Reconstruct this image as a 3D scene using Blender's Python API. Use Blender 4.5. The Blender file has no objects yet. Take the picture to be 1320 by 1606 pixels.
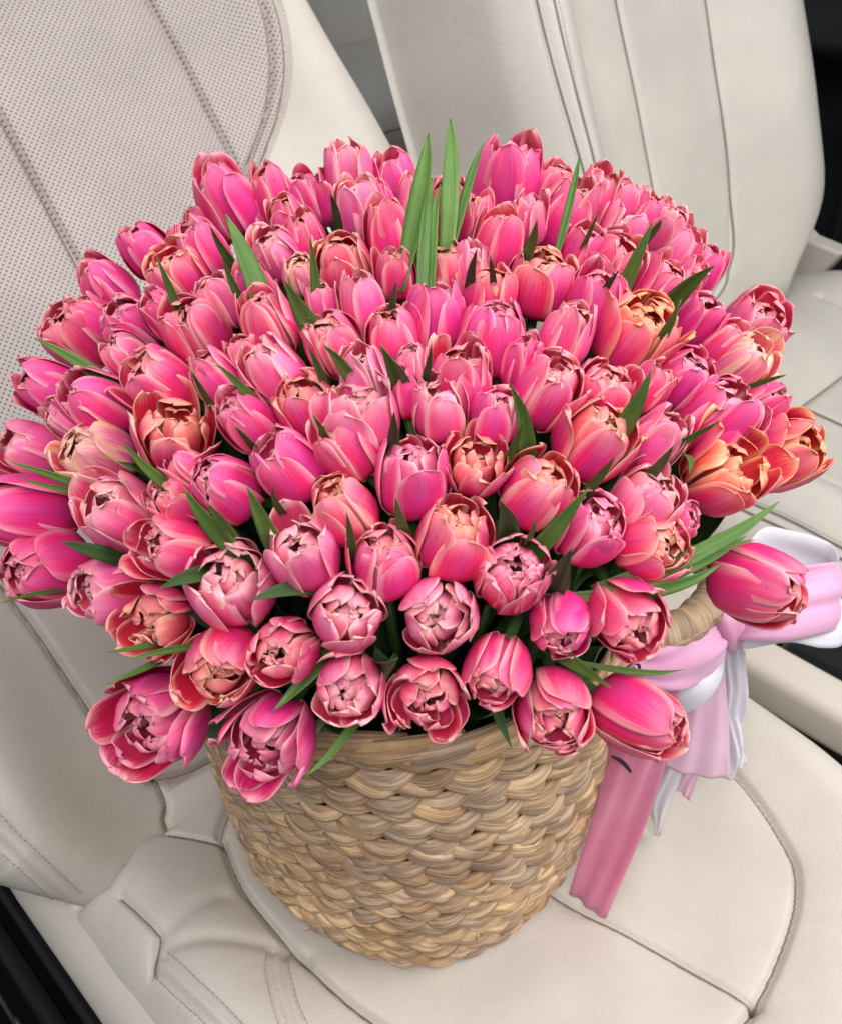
import bpy, math, random
import numpy as np

# ------------------------------------------------------------------ camera
scn = bpy.context.scene
COL = scn.collection
PITCH = math.radians(36)
CAM = np.array([0.0, -0.537, 0.715])
FPX, CX, CY = 1518.0, 660.0, 803.0
cam_d = bpy.data.cameras.new('camera')
cam = bpy.data.objects.new('camera', cam_d)
COL.objects.link(cam)
cam.location = CAM
cam.rotation_euler = (math.radians(90) - PITCH, 0, 0)
cam_d.sensor_fit = 'VERTICAL'
cam_d.sensor_height = 36.0
cam_d.lens = 36.0 * FPX / 1606.0
cam_d.clip_start, cam_d.clip_end = 0.01, 50
cam_d.dof.use_dof = True
cam_d.dof.focus_distance = 0.57
cam_d.dof.aperture_fstop = 13
scn.camera = cam

# ------------------------------------------------------------------ light: soft daylight through the car's windows and the open door, plus an added overhead lamp
world = bpy.data.worlds.new('World')
scn.world = world
world.use_nodes = True
bg = world.node_tree.nodes['Background']
bg.inputs[0].default_value = (0.86, 0.93, 1.0, 1)
bg.inputs[1].default_value = 0.33
scn.view_settings.view_transform = 'Standard'
scn.view_settings.look = 'None'
scn.view_settings.exposure = -0.08
scn.view_settings.gamma = 1.0
scn.cycles.max_bounces = 4
scn.cycles.diffuse_bounces = 3
scn.cycles.glossy_bounces = 2
scn.cycles.transmission_bounces = 3
scn.cycles.adaptive_threshold = 0.04


def area_lamp(name, loc, target, sx, sy, power, col):
    l = bpy.data.lights.new(name, 'AREA')
    l.shape = 'RECTANGLE'
    l.size, l.size_y = sx, sy
    l.energy, l.color = power, col
    o = bpy.data.objects.new(name, l)
    COL.objects.link(o)
    o.location = loc
    v = np.array(target, float) - np.array(loc, float)
    from mathutils import Vector
    o.rotation_euler = Vector(v).to_track_quat('-Z', 'Y').to_euler()
    return o


area_lamp('windscreen_daylight', (1.20, -0.25, 1.30), (0.15, -0.02, 0.12), 1.0, 0.8, 21, (1.0, 0.985, 0.96))
area_lamp('door_opening_daylight', (-0.10, -1.15, 1.65), (0.02, -0.05, 0.25), 1.0, 0.8, 22, (0.98, 0.985, 1.0))
area_lamp('overhead_fill', (0.15, -0.05, 1.75), (0.1, 0.0, 0.3), 0.9, 0.7, 7, (0.98, 0.985, 1.0))  # added lamp overhead, brightens the top flowers and both seats

R_ = np.array([1.0, 0, 0])
U_ = np.array([0, math.sin(PITCH), math.cos(PITCH)])
A_ = np.array([0, math.cos(PITCH), -math.sin(PITCH)])


def ray(px, py):
    return A_ + R_ * ((px - CX) / FPX) + U_ * ((CY - py) / FPX)


def at_depth(px, py, depth):
    return CAM + ray(px, py) * depth


def at_z(px, py, z):
    r = ray(px, py)
    return CAM + r * ((z - CAM[2]) / r[2])


def lin(c):
    c = [x / 255 for x in c]
    return tuple(x / 12.92 if x <= 0.04045 else ((x + 0.055) / 1.055) ** 2.4 for x in c) + (1.0,)


# ------------------------------------------------------------------ node helpers
class NT:
    def __init__(s, name):
        s.m = bpy.data.materials.new(name)
        s.m.use_nodes = True
        s.t = s.m.node_tree
        s.n = s.t.nodes
        s.p = s.n['Principled BSDF']
        s.out = s.n['Material Output']

    def link(s, a, b):
        s.t.links.new(a, b)

    def put(s, sock, v):
        if hasattr(v, 'is_output'):
            s.t.links.new(v, sock)
        else:
            sock.default_value = v

    def math(s, op, a, b=0.0, c=0.0, clamp=False):
        n = s.n.new('ShaderNodeMath')
        n.operation = op
        n.use_clamp = clamp
        for i, v in enumerate((a, b, c)):
            s.put(n.inputs[i], v)
        return n.outputs[0]

    def smooth(s, x, lo, hi, a=0.0, b=1.0):
        n = s.n.new('ShaderNodeMapRange')
        n.interpolation_type = 'SMOOTHSTEP'
        s.put(n.inputs[0], x)
        n.inputs[1].default_value, n.inputs[2].default_value = lo, hi
        n.inputs[3].default_value, n.inputs[4].default_value = a, b
        return n.outputs[0]

    def mix(s, f, a, b, mode='MIX'):
        n = s.n.new('ShaderNodeMix')
        n.data_type = 'RGBA'
        n.blend_type = mode
        s.put(n.inputs[0], f)
        s.put(n.inputs[6], a)
        s.put(n.inputs[7], b)
        return n.outputs[2]

    def noise(s, vec, scale, detail=2.0, rough=0.5, dist=0.0):
        n = s.n.new('ShaderNodeTexNoise')
        s.put(n.inputs['Vector'], vec)
        n.inputs['Scale'].default_value = scale
        n.inputs['Detail'].default_value = detail
        n.inputs['Roughness'].default_value = rough
        n.inputs['Distortion'].default_value = dist
        return n.outputs[0]

    def coord(s, which='Object'):
        return s.n.new('ShaderNodeTexCoord').outputs[which]

    def sep(s, v):
        n = s.n.new('ShaderNodeSeparateXYZ')
        s.put(n.inputs[0], v)
        return n.outputs

    def comb(s, x, y, z):
        n = s.n.new('ShaderNodeCombineXYZ')
        for i, v in enumerate((x, y, z)):
            s.put(n.inputs[i], v)
        return n.outputs[0]

    def rnd(s):
        return s.n.new('ShaderNodeObjectInfo').outputs['Random']

    def hsv(s, col, h, sat, v):
        n = s.n.new('ShaderNodeHueSaturation')
        s.put(n.inputs['Color'], col)
        s.put(n.inputs['Hue'], h)
        s.put(n.inputs['Saturation'], sat)
        s.put(n.inputs['Value'], v)
        return n.outputs[0]

    def bump(s, h, strength, dist):
        n = s.n.new('ShaderNodeBump')
        n.inputs['Strength'].default_value = strength
        n.inputs['Distance'].default_value = dist
        s.put(n.inputs['Height'], h)
        s.link(n.outputs[0], s.p.inputs['Normal'])
        return n

    def base(s, col, rough=0.5, spec=0.5):
        s.put(s.p.inputs['Base Color'], col)
        s.put(s.p.inputs['Roughness'], rough)
        s.p.inputs['Specular IOR Level'].default_value = spec
        return s.m


def plain(name, col, rough=0.5, spec=0.5, grain=0.0, gscale=300, metallic=0.0):
    t = NT(name)
    c = lin(col)
    if grain:
        n = t.noise(t.coord(), gscale, 3)
        col_ = t.mix(n, tuple(x * (1 - grain) for x in c[:3]) + (1,), tuple(min(1, x * (1 + grain)) for x in c[:3]) + (1,))
        t.bump(n, 0.25, 0.0006)
        t.base(col_, rough, spec)
    else:
        t.base(c, rough, spec)
    t.p.inputs['Metallic'].default_value = metallic
    return t.m


def leather(name, col, perf=False, rough=0.5):
    t = NT(name)
    uv = t.coord('UV')
    c = lin(col)
    cells = t.n.new('ShaderNodeTexVoronoi')
    cells.feature = 'DISTANCE_TO_EDGE'
    t.put(cells.inputs['Vector'], uv)
    cells.inputs['Scale'].default_value = 480
    big = t.noise(uv, 7, 3, 0.6)
    mid = t.noise(uv, 260, 2)
    patch = t.mix(t.smooth(big, 0.3, 0.7), tuple(x * 0.93 for x in c[:3]) + (1,), tuple(min(1, x * 1.05) for x in c[:3]) + (1,))
    crease = t.smooth(cells.outputs['Distance'], 0.0, 0.12)
    colr = t.mix(t.math('MULTIPLY', t.math('SUBTRACT', 1.0, crease), 0.18), patch, tuple(x * 0.55 for x in c[:3]) + (1,))
    h = t.math('ADD', t.math('MULTIPLY', crease, 0.5), t.math('MULTIPLY', mid, 0.5))
    if perf:
        x, y, _ = t.sep(uv)
        k = 1 / 0.0060
        a = t.math('MULTIPLY', t.math('ADD', x, y), k)
        b = t.math('MULTIPLY', t.math('SUBTRACT', x, y), k)
        fa = t.math('SUBTRACT', t.math('FRACT', a), 0.5)
        fb = t.math('SUBTRACT', t.math('FRACT', b), 0.5)
        d = t.math('SQRT', t.math('ADD', t.math('MULTIPLY', fa, fa), t.math('MULTIPLY', fb, fb)))
        on = t.smooth(t.math('ADD', y, t.math('MULTIPLY', x, 0.25)), 0.33, 0.37)
        hole = t.math('MULTIPLY', t.math('SUBTRACT', 1.0, t.smooth(d, 0.16, 0.28)), on)
        colr = t.mix(hole, colr, lin((100, 86, 83)))
        h = t.math('SUBTRACT', h, t.math('MULTIPLY', hole, 3.0))
    t.bump(h, 0.42, 0.0006)
    return t.base(colr, t.math('ADD', rough - 0.05, t.math('MULTIPLY', big, 0.12)), 0.4)


# ------------------------------------------------------------------ mesh helpers
def mesh_obj(name, verts, faces, mat, parent=None, uvs=None, smooth=True, local=False):
    me = bpy.data.meshes.new(name)
    me.from_pydata([tuple(map(float, v)) for v in verts], [], [tuple(map(int, f)) for f in faces])
    if uvs is not None:
        lay = me.uv_layers.new(name='UVMap')
        idx = np.empty(len(me.loops), dtype=np.int32)
        me.loops.foreach_get('vertex_index', idx)
        lay.data.foreach_set('uv', np.asarray(uvs, dtype=np.float32)[idx].ravel())
    if smooth:
        me.polygons.foreach_set('use_smooth', [True] * len(me.polygons))
    me.materials.append(mat)
    me.update()
    o = bpy.data.objects.new(name, me)
    COL.objects.link(o)
    if parent is not None:
        o.parent = parent
        if not local:
            q, off = parent, np.zeros(3)
            while q is not None:
                off = off + np.array(q.location)
                q = q.parent
            o.location = tuple(-off)
    return o


def empty(name, loc=(0, 0, 0)):
    o = bpy.data.objects.new(name, None)
    COL.objects.link(o)
    o.empty_display_size = 0.02
    o.location = tuple(map(float, loc))
    return o


def tag(o, label, cat, group=None):
    o['label'] = label
    o['category'] = cat
    if group:
        o['group'] = group
    return o


def grid_faces(n, m, off=0, closed=False):
    f = []
    mm = m if closed else m - 1
    for i in range(n - 1):
        for j in range(mm):
            a = off + i * m + j
            b = off + i * m + (j + 1) % m
            f.append((a, b, b + m, a + m))
    return f


def catmull(pts, n):
    P = np.array(pts, float)
    P = np.vstack([2 * P[0] - P[1], P, 2 * P[-1] - P[-2]])
    k = len(P) - 3
    t = np.linspace(0, k, n)
    i = np.minimum(t.astype(int), k - 1)
    f = (t - i)[:, None]
    a, b, c, d = P[i], P[i + 1], P[i + 2], P[i + 3]
    return 0.5 * (2 * b + (c - a) * f + (2 * a - 5 * b + 4 * c - d) * f * f + (3 * b - a - 3 * c + d) * f ** 3)


def unit(v):
    v = np.asarray(v, float)
    return v / np.maximum(np.linalg.norm(v, axis=-1, keepdims=True), 1e-9)


def tube(path, rad, sides=8, caps=True, flat=1.0):
    """vertices, faces, uv of a tube along a path with a radius for every point"""
    P = np.asarray(path, float)
    n = len(P)
    rad = np.broadcast_to(np.asarray(rad, float), (n,))
    T = unit(np.gradient(P, axis=0))
    ref = np.array([0, 0, 1.0]) if abs(T[0, 2]) < 0.9 else np.array([1.0, 0, 0])
    V, uv = [], []
    x = unit(np.cross(T[0], ref))
    for i in range(n):
        x = unit(x - T[i] * np.dot(x, T[i]))
        y = np.cross(T[i], x)
        for j in range(sides):
            a = 2 * math.pi * j / sides
            V.append(P[i] + rad[i] * (math.cos(a) * x + flat * math.sin(a) * y))
            uv.append((j / sides, i / (n - 1)))
    F = grid_faces(n, sides, closed=True)
    if caps:
        F.append(tuple(range(sides - 1, -1, -1)))
        F.append(tuple(range((n - 1) * sides, n * sides)))
    return V, F, uv


def merge(parts):
    V, F, UV = [], [], []
    for v, f, u in parts:
        o = len(V)
        V.extend(v)
        F.extend([tuple(i + o for i in q) for q in f])
        UV.extend(u)
    return V, F, UV


def rounded_box(name, center, size, axes, r, mat, parent=None, seg=4):
    import bmesh
    bm = bmesh.new()
    bmesh.ops.create_cube(bm, size=1.0)
    for v in bm.verts:
        v.co = (v.co.x * size[0], v.co.y * size[1], v.co.z * size[2])
    bmesh.ops.bevel(bm, geom=list(bm.edges), offset=r, segments=seg, profile=0.5, affect='EDGES')
    V = []
    for v in bm.verts:
        V.append(np.array(center) + axes[0] * v.co.x + axes[1] * v.co.y + axes[2] * v.co.z)
    bm.verts.index_update()
    F = [[v.index for v in f.verts] for f in bm.faces]
    uv = [(v.co.x + v.co.z * 0.3, v.co.y + v.co.z * 0.7) for v in bm.verts]
    bm.free()
    return mesh_obj(name, V, F, mat, parent, uv)


# ------------------------------------------------------------------ seats
AZ = math.radians(44)
D_ = np.array([math.sin(AZ), -math.cos(AZ), 0])        # car forward
W_ = np.array([math.cos(AZ), math.sin(AZ), 0])         # across the car, towards the far seat
K_ = np.array([0, 0, 1.0])


def car(W, F, z):
    return W_ * W + D_ * F + K_ * z


def gz(x, c, s):
    return np.exp(-((x - c) / s) ** 2)


def sm(x, a, b):
    t = np.clip((x - a) / (b - a), 0, 1)
    return t * t * (3 - 2 * t)


def edge_fall(dist, r, h, run=0.012):
    t = np.clip((dist + r) / r, 0, 1)
    return r * (1 - np.sqrt(np.clip(1 - t * t, 0, 1))) + np.clip(dist, 0, run) / run * h


def dist_poly(u, v, pts):
    best = np.full(u.shape, 9.0)
    for (a, b), (c, d) in zip(pts[:-1], pts[1:]):
        dx, dy = c - a, d - b
        t = np.clip(((u - a) * dx + (v - b) * dy) / (dx * dx + dy * dy + 1e-12), 0, 1)
        best = np.minimum(best, np.hypot(u - a - t * dx, v - b - t * dy))
    return best


def in_poly(u, v, pts):
    ins = np.zeros(u.shape, bool)
    n = len(pts)
    for i in range(n):
        (x1, y1), (x2, y2) = pts[i], pts[(i + 1) % n]
        c = ((y1 > v) != (y2 > v)) & (u < (x2 - x1) * (v - y1) / (y2 - y1 + 1e-12) + x1)
        ins ^= c
    return ins


def panels(surface, ur, vr, step, regions, mats, parent, outside=None):
    """one sheet of upholstery cut along its seams: regions is an int array function, mats {id: (name, material)}"""
    nu, nv = int((ur[1] - ur[0]) / step) + 1, int((vr[1] - vr[0]) / step) + 1
    u, v = np.meshgrid(np.linspace(*ur, nu), np.linspace(*vr, nv), indexing='ij')
    P = surface(u, v)
    NR_ = unit(np.cross(np.gradient(P, axis=0), np.gradient(P, axis=1))).reshape(-1, 3)
    P = P.reshape(-1, 3)
    uc = (u[:-1, :-1] + u[1:, 1:]) / 2
    vc = (v[:-1, :-1] + v[1:, 1:]) / 2
    reg = regions(uc, vc)
    if outside is not None:
        reg = np.where(outside(uc, vc) > 0.015, -1, reg)
    idx = np.arange(nu * nv).reshape(nu, nv)
    quads = np.stack([idx[:-1, :-1], idx[1:, :-1], idx[1:, 1:], idx[:-1, 1:]], -1)
    uvs = np.stack([u, v], -1).reshape(-1, 2)
    for k, (nm, mt) in mats.items():
        q = quads[reg == k]
        if not len(q):
            continue
        used, invx = np.unique(q.ravel(), return_inverse=True)
        o = mesh_obj(nm, P[used], invx.reshape(-1, 4), mt, parent, uvs[used])
        nn = NR_[used]
        if np.dot(np.array(o.data.polygons[0].normal), nn[o.data.polygons[0].vertices[0]]) < 0:
            nn = -nn
        o.data.normals_split_custom_set_from_vertices(nn.tolist())


def stitches(name, surface, line, mat, parent, pitch=0.0052, ln=0.0036, r=0.0004, lift=0.0002):
    pts = catmull(line, 400)
    P = surface(pts[:, 0], pts[:, 1])
    e = 1e-3
    N = unit(np.cross(surface(pts[:, 0] + e, pts[:, 1]) - P, surface(pts[:, 0], pts[:, 1] + e) - P))
    L = np.concatenate([[0], np.cumsum(np.linalg.norm(np.diff(P, axis=0), axis=1))])
    out = []
    for s in np.arange(0.002, L[-1] - ln, pitch):
        q = []
        for f, up in ((0, -0.0006), (0.25, lift), (0.75, lift), (1, -0.0006)):
            x = s + ln * f
            q.append([np.interp(x, L, P[:, k]) + up * np.interp(x, L, N[:, k]) for k in range(3)])
        out.append(tube(q, r, 5))
    v, f, u = merge(out)
    o = mesh_obj(name, v, f, mat, parent, u)
    o['kind'] = 'stuff'
    return o


def seam_shade(surface, line, mat, parent, r=0.0009, lift=0.0015):  # thin dark tube laid in the groove in place of the seam's shade
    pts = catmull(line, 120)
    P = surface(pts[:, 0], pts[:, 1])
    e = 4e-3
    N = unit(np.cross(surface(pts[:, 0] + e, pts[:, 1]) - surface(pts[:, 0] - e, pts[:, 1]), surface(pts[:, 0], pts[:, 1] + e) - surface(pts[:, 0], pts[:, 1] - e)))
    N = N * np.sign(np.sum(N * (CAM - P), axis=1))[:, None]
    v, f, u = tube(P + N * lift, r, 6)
    mesh_obj('seam_shade', v, f, mat, parent, u)


CREAM = (212, 202, 191)
leather_m = leather('leather_cream', CREAM)
leather_perf = leather('leather_perforated', (190, 177, 172), True)  # same seat leather; darker base puts the backrest's shade into the colour
leather_far = leather('leather_far_seat', (200, 194, 184))
thread_m = plain('thread', (168, 154, 144), 0.8, 0.2)
shade_m = plain('seam_shade', (138, 122, 110), 0.8, 0.2)  # shade of the seam grooves put into a dark colour
shade_far = plain('seam_shade_far', (134, 124, 114), 0.8, 0.2)  # the same groove shade as colour, for the far seat
trim_m = plain('trim_plastic', (206, 196, 184), 0.5, 0.4, 0.03, 500)
black_m = plain('black_plastic', (16, 16, 19), 0.5, 0.4, 0.2, 300)
gloss_m = plain('gloss_black', (14, 16, 20), 0.18, 0.5)
carpet_m = plain('carpet_black', (15, 15, 17), 0.95, 0.1, 0.4, 700)

# --- passenger seat cushion
C_NEAR = [(-0.10, -0.135), (-0.139, -0.1052), (-0.1446, -0.0931), (-0.1567, -0.0557), (-0.1611, -0.0237), (-0.1611, 0.0567), (-0.1534, 0.1129), (-0.13, 0.21), (-0.09, 0.27), (-0.02, 0.296), (0.0494, 0.298)]
C_FAR = [(0.17, -0.12), (0.222, -0.05), (0.235, 0.06), (0.235, 0.12), (0.2224, 0.1801), (0.2069, 0.2209), (0.1849, 0.254), (0.1584, 0.2716), (0.1298, 0.2826), (0.0868, 0.2925), (0.0494, 0.298)]
C_MID = [(0.0, 0.0), (0.0251, 0.1647), (0.0394, 0.233), (0.0494, 0.298)]
C_TRI = [(-0.2382, -0.0942), (-0.2355, -0.07), (-0.2333, -0.049), (-0.2329, -0.0455), (-0.2335, -0.0435), (-0.2425, -0.0353), (-0.2514, -0.027)]
C_CROSS = [(-0.1787, -0.124), (-0.1457, -0.092)]
C_ST1 = [(-0.2492, -0.027), (-0.2459, 0.0082), (-0.2426, 0.0358), (-0.238, 0.09), (-0.225, 0.2)]
C_ST2 = [(-0.2392, -0.030), (-0.2359, 0.0082), (-0.2326, 0.0358), (-0.228, 0.09), (-0.215, 0.2)]
C_BAND = [(-0.166, 0.022), (-0.176, 0.034), (-0.1831, 0.0468), (-0.1963, 0.0799), (-0.205, 0.13), (-0.21, 0.2)]
C_BAND2 = [(p[0] - 0.010, p[1] - 0.004) for p in C_BAND]
C_JOIN = [(-0.2603, -0.1261), (-0.2393, -0.1151), (-0.2228, -0.1206), (-0.2041, -0.1316), (-0.1908, -0.1349), (-0.1798, -0.1338), (-0.13, -0.15)]
C_WR1 = [(-0.2327, -0.0413), (-0.203, -0.0479), (-0.1798, -0.0446)]
C_WR2 = [(-0.2382, -0.0336), (-0.2074, -0.0149), (-0.1754, 0.0127), (-0.1589, 0.038)]

C_NEAR = catmull(C_NEAR, 48).tolist()
C_FAR = catmull(C_FAR, 48).tolist()


def cushion_edge(W, F):
    d = np.maximum(np.maximum(W - 0.325, -W - 0.275), F - 0.44)
    cx, cf = np.clip(W - 0.12, 0, None), np.clip(F - 0.10, 0, None)
    return np.where((cx > 0) & (cf > 0), np.hypot(cx, cf * 0.62) - 0.205, d)


def cushion(W, F):
    z = 0.022 * gz(W, -0.225, 0.05) + 0.03 * gz(W, 0.285, 0.05) + 0.02 * gz(F, 0.36, 0.08)
    z = z + 0.007 * sm(np.hypot(W, F), 0.135, 0.20)          # the basket's weight presses the seat in
    d = cushion_edge(W, F)
    z = z - edge_fall(d, 0.05, 0.10)
    W0, F0 = W, F
    W = W + np.clip(-W - 0.275, 0, None)
    for ln, dp, s in ((C_NEAR, 0.009, 0.0028), (C_FAR, 0.007, 0.0026), (C_MID, 0.0045, 0.002), (C_TRI, 0.006, 0.0022), (C_CROSS, 0.005, 0.0022),
                      (C_ST1, 0.004, 0.0018), (C_ST2, 0.0035, 0.0018), (C_BAND, 0.003, 0.0018), (C_BAND2, 0.003, 0.0018)):
        q = dist_poly(W, F, ln)
        z = z - dp * np.exp(-(q / s) ** 2) - dp * 0.5 * np.exp(-q / 0.012)
    z = z - 0.011 * np.exp(-(dist_poly(W, F, C_JOIN) / 0.006) ** 2)
    z = z - 0.0032 * np.exp(-(dist_poly(W, F, C_WR1) / 0.008) ** 2) - 0.0036 * np.exp(-(dist_poly(W, F, C_WR2) / 0.007) ** 2)
    z = z + 0.0012 * np.sin(W * 61 + F * 23) * np.sin(F * 47 - W * 17)
    return W[..., None] * W_ + F[..., None] * D_ + z[..., None] * K_


C_INS = C_NEAR + C_FAR[::-1][1:]


def cushion_regions(W, F):
    r = np.full(W.shape, 4)
    ins = in_poly(W, F, C_INS)
    mid = np.interp(F, [p[1] for p in C_MID], [p[0] for p in C_MID])
    r[ins & (W <= mid)] = 0
    r[ins & (W > mid)] = 1
    near = ~ins & (W < -0.1)
    r[near] = 2
    r[near & (F < -0.092 + (W + 0.1457) * 0.97) & (W > -0.2)] = 5
    tri = np.interp(F, [p[1] for p in C_TRI], [p[0] for p in C_TRI])
    r[near & (W < tri) & (F < -0.027)] = 3
    return r


seat = empty('leather_seat', car(0, 0, -0.12))
tag(seat, 'cream leather front seat with perforated backrest carrying the flower basket', 'car seat')
panels(cushion, (-0.30, 0.36), (-0.22, 0.47), 0.0022, cushion_regions,
       {0: ('cushion_panel', leather_m), 1: ('cushion_panel', leather_m), 2: ('side_bolster', leather_m),
        3: ('corner_panel', leather_m), 4: ('front_bolster', leather_m), 5: ('rear_panel', leather_m)}, seat, cushion_edge)
stitches('stitching', cushion, [(p[0] - 0.003, p[1]) for p in C_ST1], thread_m, seat)
stitches('stitching', cushion, [(p[0] + 0.003, p[1]) for p in C_ST2], thread_m, seat)
stitches('stitching', cushion, [(p[0] + 0.004, p[1]) for p in C_BAND], thread_m, seat)
stitches('stitching', cushion, [(p[0] - 0.004, p[1]) for p in C_BAND2], thread_m, seat)

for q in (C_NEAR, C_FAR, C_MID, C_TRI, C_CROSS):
    seam_shade(cushion, q, shade_m, seat)

# --- passenger backrest
LEAN = math.radians(42)
BUP = -D_ * math.sin(LEAN) + K_ * math.cos(LEAN)
BN = D_ * math.cos(LEAN) + K_ * math.sin(LEAN)
B_BOL = [(-0.24, 0.60), (-0.215, 0.38), (-0.2004, 0.2654), (-0.1923, 0.2148), (-0.187, 0.1575), (-0.179, 0.0918), (-0.175, 0.0715), (-0.1696, 0.0614), (-0.160, 0.053), (-0.1202, 0.0412), (0.0, 0.036), (0.25, 0.036)]
B_LOW = [(-0.1616, 0.053), (-0.1656, 0.0311), (-0.1736, 0.0226), (-0.178, -0.02)]
B_S1 = [(0.0013, 1.0), (0.0013, 0.5723), (0.0, 0.4846), (0.0, 0.036)]
B_S2 = [(0.209, 1.0), (0.2097, 0.7443), (0.211, 0.6431), (0.2123, 0.5453), (0.2123, 0.036)]
B_CUR = [(0.312, 1.0), (0.313, 0.76), (0.3098, 0.7005), (0.2991, 0.66), (0.2845, 0.6263), (0.2591, 0.5892), (0.2123, 0.5453)]
B_CUR2 = [(0.324, 1.0), (0.325, 0.757), (0.3215, 0.694), (0.310, 0.652), (0.294, 0.617), (0.267, 0.580), (0.2123, 0.529)]
B_ST1 = [(-0.33, 0.45), (-0.308, 0.20), (-0.2912, 0.1036), (-0.2805, 0.0648), (-0.2631, 0.0142)]
B_ST2 = [(p[0] - 0.0075, p[1] - 0.003) for p in B_ST1]

B_BOL = B_BOL[:2] + catmull(B_BOL[2:], 40).tolist()
B_CUR, B_CUR2 = catmull(B_CUR, 30).tolist(), catmull(B_CUR2, 30).tolist()


def back_edge(W, s):
    low = np.where(W < -0.2, (0.030 + (-W - 0.285) * 1.25 - s) / 1.6, -1.0)
    return np.maximum(low, np.maximum(np.maximum(W - 0.437 + 0.16 * np.clip(s - 0.45, 0, 1), -W - 0.302 - 0.12 * np.clip(s, 0, 0.6)), -0.02 - s))


def backrest(W, s):
    h = 0.05 * gz(W, 0.34, 0.06) + 0.085 * gz(W, -0.285, 0.07) * sm(s, -0.1, 0.12)
    h = h - edge_fall(back_edge(W, s), np.where(W > 0, 0.05, 0.045), np.where(W > 0, 0.14, 0.03))
    for ln, dp, g in ((B_BOL, 0.009, 0.0035), (B_LOW, 0.006, 0.0028), (B_S1, 0.009, 0.003), (B_S2, 0.010, 0.003), (B_CUR, 0.006, 0.0022), (B_CUR2, 0.005, 0.0022), (B_ST1, 0.0028, 0.003), (B_ST2, 0.0028, 0.003)):
        q = dist_poly(W, s, ln)
        h = h - dp * np.exp(-(q / g) ** 2) - dp * 0.6 * np.exp(-q / 0.014)
    h = h + 0.0012 * np.sin(W * 41 + s * 13) * np.sin(s * 31 - W * 17)
    low = np.where(W < -0.2, 0.030 + (-W - 0.285) * 1.25 - s, -1.0)
    s = s + np.clip(np.maximum(low, -0.02 - s), 0, None)
    W = W + np.clip(-W - 0.302 - 0.12 * np.clip(s, 0, 0.6), 0, None)
    return D_ * -0.12 + W[..., None] * W_ + s[..., None] * BUP + h[..., None] * BN


def back_regions(W, s):
    r = np.full(W.shape, 4)
    up = [p for p in B_BOL if p[1] > 0.0525]
    o = np.argsort([p[1] for p in up])
    bol = np.interp(s, np.array([p[1] for p in up])[o], np.array([p[0] for p in up])[o])
    r[W < bol] = 0
    c = (W >= bol) & (s > 0.04) & (W < 0.2123)
    r[c & (W < 0.001)] = 1
    r[c & (W >= 0.001)] = 2
    o = np.argsort([p[1] for p in B_CUR2])
    cur = np.interp(s, np.array([p[1] for p in B_CUR2])[o], np.array([p[0] for p in B_CUR2])[o])
    r[(W >= 0.2115) & (W < cur) & (s > 0.53)] = 3
    r[(W >= bol) & (s <= 0.04) & (W < 0.25)] = 5
    return r


panels(backrest, (-0.40, 0.46), (-0.045, 0.95), 0.0025, back_regions,
       {0: ('side_bolster', leather_m), 1: ('backrest_panel', leather_perf), 2: ('backrest_panel', leather_perf),
        3: ('backrest_panel', leather_perf), 4: ('side_bolster', leather_m), 5: ('lower_panel', leather_m)}, seat, back_edge)
stitches('stitching', backrest, [(p[0] + 0.004, p[1] - 0.003) for p in B_CUR2], thread_m, seat)
stitches('stitching', backrest, [(p[0] + 0.004, p[1]) for p in B_ST1], thread_m, seat)
stitches('stitching', backrest, [(p[0] - 0.004, p[1]) for p in B_ST2], thread_m, seat)

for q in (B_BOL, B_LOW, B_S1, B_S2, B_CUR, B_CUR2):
    seam_shade(backrest, q, shade_m, seat)

rounded_box('back_shell', D_ * -0.12 + W_ * 0.05 + BUP * 0.47 - BN * 0.115, (0.66, 0.88, 0.10), (W_, BUP, BN), 0.03, black_m, seat)

# plastic side cover of the seat: a sloping shell seen along the lower left edge
prof = [(-0.245, -0.030), (-0.2555, -0.010), (-0.262, -0.006), (-0.272, -0.010), (-0.283, -0.020), (-0.290, -0.034), (-0.290, -0.046), (-0.275, -0.056)]
prof = catmull(prof, 24)
V, UV = [], []
Fs = np.linspace(-0.42, 0.45, 40)
for f_ in Fs:
    for (w, z) in prof:
        V.append(car(w + 0.012 * (f_ < -0.2) * (-0.2 - f_) * 4, f_, z))
        UV.append((w, f_))
side = mesh_obj('side_cover', V, grid_faces(40, 24), trim_m, seat, UV)
rail_bits = []
for z, w, r in ((-0.085, -0.292, 0.006), (-0.15, -0.31, 0.010)):
    rail_bits.append(tube([car(w, f_, z) for f_ in np.linspace(-0.45, 0.45, 24)], r, 8))
v, f, u = merge(rail_bits)
mesh_obj('seat_rail', v, f, black_m, seat, u)
# adjuster loop and lever below the seat edge
loop = [car(-0.335, -0.165 + 0.035 * math.cos(t), -0.12 + 0.016 * math.sin(t)) for t in np.linspace(math.pi * 0.6, math.pi * 2.3, 24)]
v, f, u = tube(loop, 0.0022, 8)
mesh_obj('adjuster_loop', v, f, plain('dark_metal', (70, 70, 74), 0.35, 0.5, metallic=0.6), seat, u)
rounded_box('lever', car(-0.33, -0.11, -0.13), (0.012, 0.04, 0.012), (W_, D_, K_), 0.004, black_m, seat)

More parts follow.
